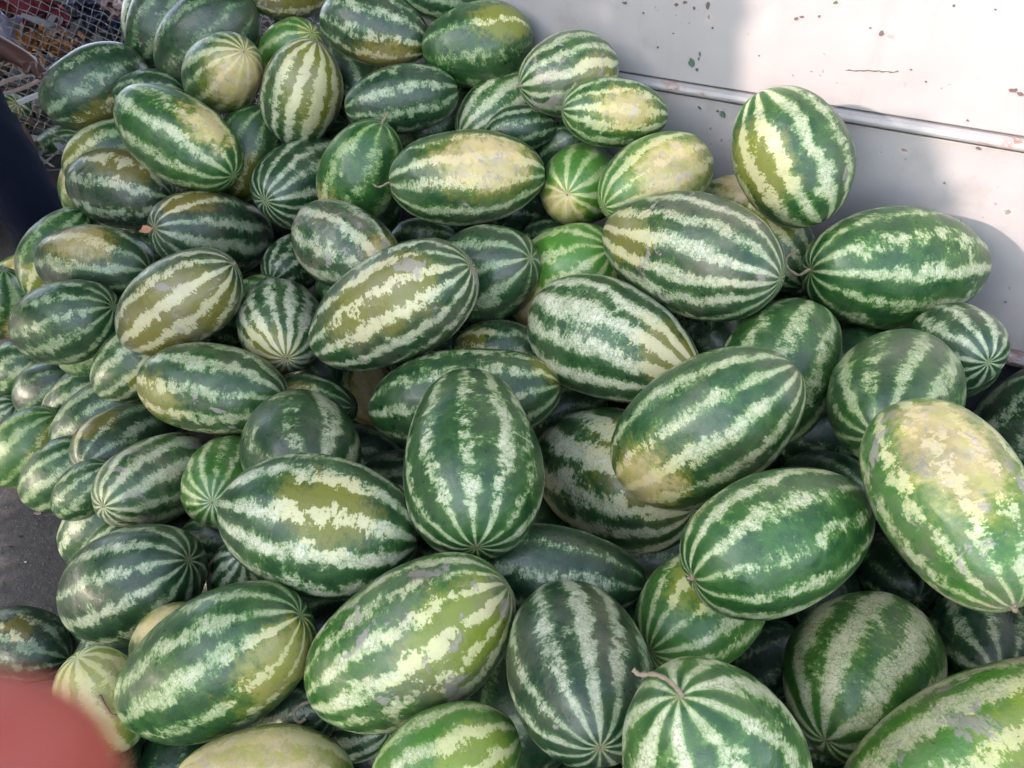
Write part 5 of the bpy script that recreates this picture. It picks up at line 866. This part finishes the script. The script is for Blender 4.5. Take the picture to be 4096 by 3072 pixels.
chiplet(ray(146.5, 229, 1.93), .018, simple('orange_peel', (.36, .17, .09), .7, .2, 40), 'orange_scrap', 'tiny orange scrap wedged left of the blackish melon with green star', 'scrap', (1.3, 0, .4)) 

# ------------------------------------------------------------------ person standing by the heap (only a leg and a forearm reach into the picture)
def skin_body(name, joints, edges, radii, mat, root=0, sub=2, parent=None):
    me = bpy.data.meshes.new(name); me.from_pydata([tuple(j) for j in joints], edges, []); me.update()
    o = bpy.data.objects.new(name, me); COL.objects.link(o)
    sk = o.modifiers.new('skin', 'SKIN'); sk.use_smooth_shade = True
    for i, v in enumerate(me.skin_vertices[0].data):
        r = radii[i]; v.radius = (r, r) if not isinstance(r, tuple) else r; v.use_root = (i == root)
    s = o.modifiers.new('sub', 'SUBSURF'); s.levels = sub; s.render_levels = sub
    me.materials.append(mat)
    if parent: o.parent = parent
    return o
def mat_skin(name, col, sss=.2):
    T = NT(name); P = T.obj()
    c = T.mix(T.noise(P, 40, 4, .6), tuple(v * .80 for v in col), tuple(v * 1.15 for v in col))
    T.set(Base_Color=c, Roughness=.5); T.bsdf.inputs['Subsurface Weight'].default_value = sss
    T.bsdf.inputs['Subsurface Scale'].default_value = .006
    return T.m
def mat_cloth(name, col):
    T = NT(name); P = T.obj()
    c = T.mix(T.noise(P, 9, 4), tuple(v * .8 for v in col), tuple(v * 1.25 for v in col))
    T.set(Base_Color=c, Roughness=.95); T.bsdf.inputs['Specular IOR Level'].default_value = .1; T.bump(T.math('ADD', T.noise(P, 7, 2), T.math('MULTIPLY', T.noise(P, 250, 2), .1)), .6, .02)
    return T.m

def person():
    dark_skin = mat_skin('brown_skin', (.060, .024, .018), .08)
    hip = Vector((-2.16, 3.02, 1.02)); J = []; E = []; Rr = []
    def add(p, r, frm=None):
        J.append(Vector(p)); Rr.append(r)
        if frm is not None: E.append((frm, len(J) - 1))
        return len(J) - 1
    pel = add(hip, .13)
    sp1 = add(hip + Vector((.03, -.03, .22)), .13, pel); ch = add(hip + Vector((.07, -.05, .44)), .15, sp1)
    nk = add(hip + Vector((.10, -.06, .60)), .06, ch); hd = add(hip + Vector((.13, -.08, .73)), .085, nk); add(hip + Vector((.13, -.08, .83)), .075, hd)
    hand_at = ray(40, 66, 2.80); elbow = ray(-62, 14, 2.82)
    shR = add(hip + Vector((.12, -.16, .50)), .065, ch); el = add(elbow, .045, shR)
    wr = add(ray(12, 53, 2.8), .038, el); pm = add(ray(28, 62, 2.8), .044, wr)
    for k in range(5):
        q = ray(30 + [6, 9, 8, 6, -3][k], 61 + [0, 5, 9, 12, 7][k], 2.80 - .012 * k); f1 = add(q, .010 if k < 4 else .012, pm)
        q2 = ray(30 + [11, 15, 13, 10, -4][k], 61 + [5, 10, 15, 18, 13][k], 2.79 - .012 * k); add(q2, .008, f1)
    shL = add(hip + Vector((.02, .16, .50)), .065, ch); el2 = add(hip + Vector((-.05, .24, .24)), .045, shL); w2 = add(hip + Vector((.08, .26, .02)), .03, el2); add(hip + Vector((.12, .26, -.08)), .035, w2)
    add(ray(-46, 84, 2.86), .10, pel); hR = len(J) - 1
    kn = add(ray(40, 222, 2.80), .075, hR); an = add(ray(-10, 330, 2.95) * 0 + Vector((-1.98, 2.90, .12)), .045, kn); add(Vector((-1.84, 2.78, .05)), .035, an)
    add(hip + Vector((-.06, .12, -.1)), .10, pel); hL = len(J) - 1
    k2 = add(Vector((-2.36, 3.10, .50)), .07, hL); a2 = add(Vector((-2.46, 3.16, .10)), .045, k2); add(Vector((-2.30, 3.10, .05)), .035, a2)
    body = skin_body('person', J, E, Rr, dark_skin)
    tag(body, 'person in navy trousers standing beside the heap, only leg and forearm showing', 'person')
    tr = mat_cloth('navy_trousers', (.003, .0045, .012))
    def leg(a, b, c, first):
        pts = [hip + Vector((0, -.0, .04)), a, a.lerp(b, .5), b, b.lerp(c, .5), c]
        tl = skin_body('trouser_leg', pts, [(i, i + 1) for i in range(5)], [.15, .14, .125, .112, .09, .08], tr, 0, 3, body)
        tx = bpy.data.textures.new('folds', 'CLOUDS'); tx.noise_scale = .09; tx.noise_depth = 1
        dm = tl.modifiers.new('folds', 'DISPLACE'); dm.texture = tx; dm.strength = .030; dm.mid_level = .5
    leg(J[hR], J[kn], J[an] + Vector((0, 0, .05)), True); leg(J[hL], J[k2], J[a2] + Vector((0, 0, .05)), False)
    skin_body('shirt', [hip + Vector((0, 0, .0)), J[sp1], J[ch], J[shR], J[shR].lerp(J[el], .5), J[shL], J[shL].lerp(J[el2], .5)],
              [(0, 1), (1, 2), (2, 3), (3, 4), (2, 5), (5, 6)], [.15, .15, .17, .085, .065, .085, .065], mat_cloth('grey_shirt', (.12, .12, .13)), 0, 2, body)
    hm = mat_cloth('black_hair', (.01, .009, .008))
    skin_body('hair', [J[hd] + Vector((-.02, .01, .03)), J[hd] + Vector((-.01, .0, .10))], [(0, 1)], [.088, .078], hm, 0, 2, body)
person()

# ------------------------------------------------------------------ fingertip of the hand that holds the phone, close to the lens
def hand():
    m = mat_skin('red_lit_skin', (.31, .055, .042), .3)
    CM = cam.matrix_basis.copy(); CM.translation = Vector((0, 0, H))
    def cc(x, y, z): return CM @ Vector((x * .01, y * .01, -z * .01))      # camera holder's frame, centimetres
    J = []; E = []; Rr = []
    def add(p, r, frm=None):
        J.append(cc(*p)); Rr.append(r * .01)
        if frm is not None: E.append((frm, len(J) - 1))
        return len(J) - 1
    palm = add((-9.5, -9.0, -3.0), 2.0); wrist = add((-10.5, -13.5, -5.5), 2.1, palm); fa = add((-12.5, -24, -12), 3.0, wrist); add((-14, -34, -18), 3.8, fa)
    fingers = [  # knuckle, middle joint, end joint, tip
        ((-9.2, -6.0, -0.8), (-8.3, -4.9, 3.0), (-4.9, -2.68, 4.7), (-2.40, -2.76, 4.55), 1.10),
        ((-10.2, -7.3, -.6), (-10.0, -6.8, 3.6), (-7.6, -6.2, 5.4), (-5.2, -5.8, 5.1), .82),
        ((-10.9, -9.0, -.8), (-10.8, -8.9, 3.2), (-8.6, -8.4, 4.9), (-6.4, -8.1, 4.6), .78),
        ((-11.2, -10.6, -1.2), (-11.3, -10.7, 2.2), (-9.6, -10.4, 3.6), (-7.9, -10.1, 3.4), .68)]
    for k, a, b, c, r in fingers:
        i = add(k, r * 1.25, palm); i = add(a, r * 1.1, i); i = add(b, r, i); i = add(c, r * .93, i)
    t = add((-7.6, -9.6, -4.0), 1.3, palm); t = add((-5.6, -8.2, -3.6), 1.05, t); add((-4.6, -6.4, -3.0), .9, t)
    o = skin_body('hand', J, E, Rr, m, 0, 3)
    tag(o, 'blurred reddish fingertip close to the lens over the bottom corner', 'hand')
    nail = skin_body('fingernail', [cc(-4.1, -2.55, 5.25), cc(-3.4, -2.30, 5.15)], [(0, 1)], [.0032, .003], mat_skin('nail', (.55, .28, .24), .1), 0, 2, o) if False else None
hand()

# ------------------------------------------------------------------ unseen trees added behind the photographer, crowns shaped to keep low sun off melons
def sun_block_trees():
    PERP = Vector((LH.y, -LH.x, 0)); rr = random.Random(77)
    D = 3.4
    bark = simple('bark', (.12, .09, .07), .9, .4, 10, .6, 30)
    leafm = simple('shade_leaf', (.05, .10, .03), .55, .4, 6)
    tanel = math.tan(SUN_EL)
    def lit(h, v):
        """True where the crowns leave a gap for the sun"""
        e = .03 * noise.noise(Vector((h * 9, v * 9, 0))) + .05 * noise.noise(Vector((h * 2.5, v * 2.5, 4)))
        h0 = -1.505 + (.061 - v) * .55 + .05 * math.sin(v * 9)
        if h > h0 + e and v > -.275 + e * .5: return not (((h + 1.135) / .085) ** 2 + ((v + .19) / .10) ** 2 < 1 and rr.random() < .8)  # leaf clump added to dim the upright melon
        if abs(h + 1.765) < .030 + e * .15 and v > -.085 + e: return True
        for (a, b, ra, rb) in GAPS:
            if ((h - a) / ra) ** 2 + ((v - b) / rb) ** 2 < 1 + 4 * e: return True
        return False
    crowns = [(-6.9, -5.9), (-5.9, -4.9), (-4.9, -3.9), (-3.9, -2.9), (-2.9, -1.9), (-1.9, -.9), (-.9, .2), (.2, 1.4)]
    for ci, (ha, hb) in enumerate(crowns):
        hc = (ha + hb) / 2; base = -LH * (D + .1) + PERP * hc
        root = bpy.data.objects.new('shade_tree', None); COL.objects.link(root); root.location = (base.x, base.y, 0)
        names = [w + ' in the row' for w in ('first', 'second', 'third', 'fourth', 'fifth', 'sixth', 'seventh', 'eighth')]
        tag(root, 'unseen leafy tree added behind the photographer to block low sun, ' + names[ci], 'tree', 'unseen trees added to block the sun')
        path = [(rr.uniform(-.03, .03) * k, rr.uniform(-.03, .03) * k, k * .45) for k in range(6)]
        V, Fc = tube(path, [.085, .07, .06, .05, .035, .02], 8)
        for q in range(7):
            z0 = rr.uniform(.4, 1.9); a = rr.uniform(0, 6.3); p0 = Vector((0, 0, z0)); p1 = p0 + Vector((math.cos(a) * .45, math.sin(a) * .45, .4))
            tube([p0, p0.lerp(p1, .5) + Vector((0, 0, -.03)), p1], [.03, .02, .008], 6, V, Fc)
        V = [v for v in V]
        link('trunk', from_py('trunk', V, Fc), bark, root)
        V, Fc = [], []; inv = -root.location
        for _ in range(5200):
            h = rr.uniform(ha - .12, hb + .12); v = rr.uniform(-1.9, .66 - .3 * abs((h - hc)))
            if lit(h, v): continue
            dd = D + rr.uniform(-.35, .35); ztop = v + tanel * dd + H
            if ztop < .03: continue
            P = -LH * dd + PERP * h + Vector((0, 0, ztop)) + inv
            M = Euler((rr.uniform(-.9, .9), rr.uniform(-.9, .9), rr.uniform(0, 6.3))).to_matrix(); L = rr.uniform(.045, .085); w = L * .5
            nrm = SUN_DIR; b = len(V)
            # leaf blades hang roughly facing the light
            f = (SUN_DIR + Vector((rr.gauss(0, .4), rr.gauss(0, .4), rr.gauss(0, .4)))).normalized(); u = f.cross(Vector((rr.gauss(0, 1), rr.gauss(0, 1), rr.gauss(0, 1)))).normalized(); s = f.cross(u)
            for a_, b_ in ((-1, 0), (-.3, -.55), (.5, -.45), (1, 0), (.5, .45), (-.3, .55)): V.append(tuple(P + u * a_ * L + s * b_ * L))
            Fc.append(tuple(range(b, b + 6)))
        link('crown', from_py('crown', V, Fc), leafm, root, smooth=False)
GAPS = [(-1.84, -.60, .030, .022), (-1.66, -.70, .035, .020), (-1.69, -.93, .022, .018), (-2.42, -.50, .022, .018), (-2.6, -.35, .05, .02), (-4.4, -.2, .10, .05), (-4.7, .1, .08, .05)]  # crown openings placed to drop sun flecks on chosen melons
sun_block_trees()

def awning(y0, y1, x0, x1, zz, label):  # unseen sheet added overhead to cut sky light and deepen contrast
    root = bpy.data.objects.new('added_shade_awning', None); COL.objects.link(root)
    tag(root, label, 'added awning')
    tarp = simple('tarpaulin', (.20, .21, .22), .7, .2, 3)
    n = 24; V, Fc = [], []
    for j in range(n):
        for i in range(n):
            x = x0 + (x1 - x0) * i / (n - 1); y = y0 + (y1 - y0) * j / (n - 1)
            V.append((x, y, zz - .12 * math.sin(math.pi * i / (n - 1)) - .10 * math.sin(math.pi * j / (n - 1)) + .02 * noise.noise(Vector((x, y, 0)))))
    for j in range(n - 1):
        for i in range(n - 1):
            a = j * n + i; Fc.append((a, a + 1, a + n + 1, a + n))
    link('tarpaulin', from_py('tarpaulin', V, Fc), tarp, root)
    for x, y in ((x0, y0), (x1, y0), (x0, y1), (x1, y1)):
        V, Fc = tube([(x, y, 0), (x, y, zz + .05)], [.03, .03], 10); link('pole', from_py('pole', V, Fc), STEM, root)
awning(1.4, 7.5, -5.2, 5.2, 3.9, 'unseen tarpaulin awning added high over the heap to cut overhead light')
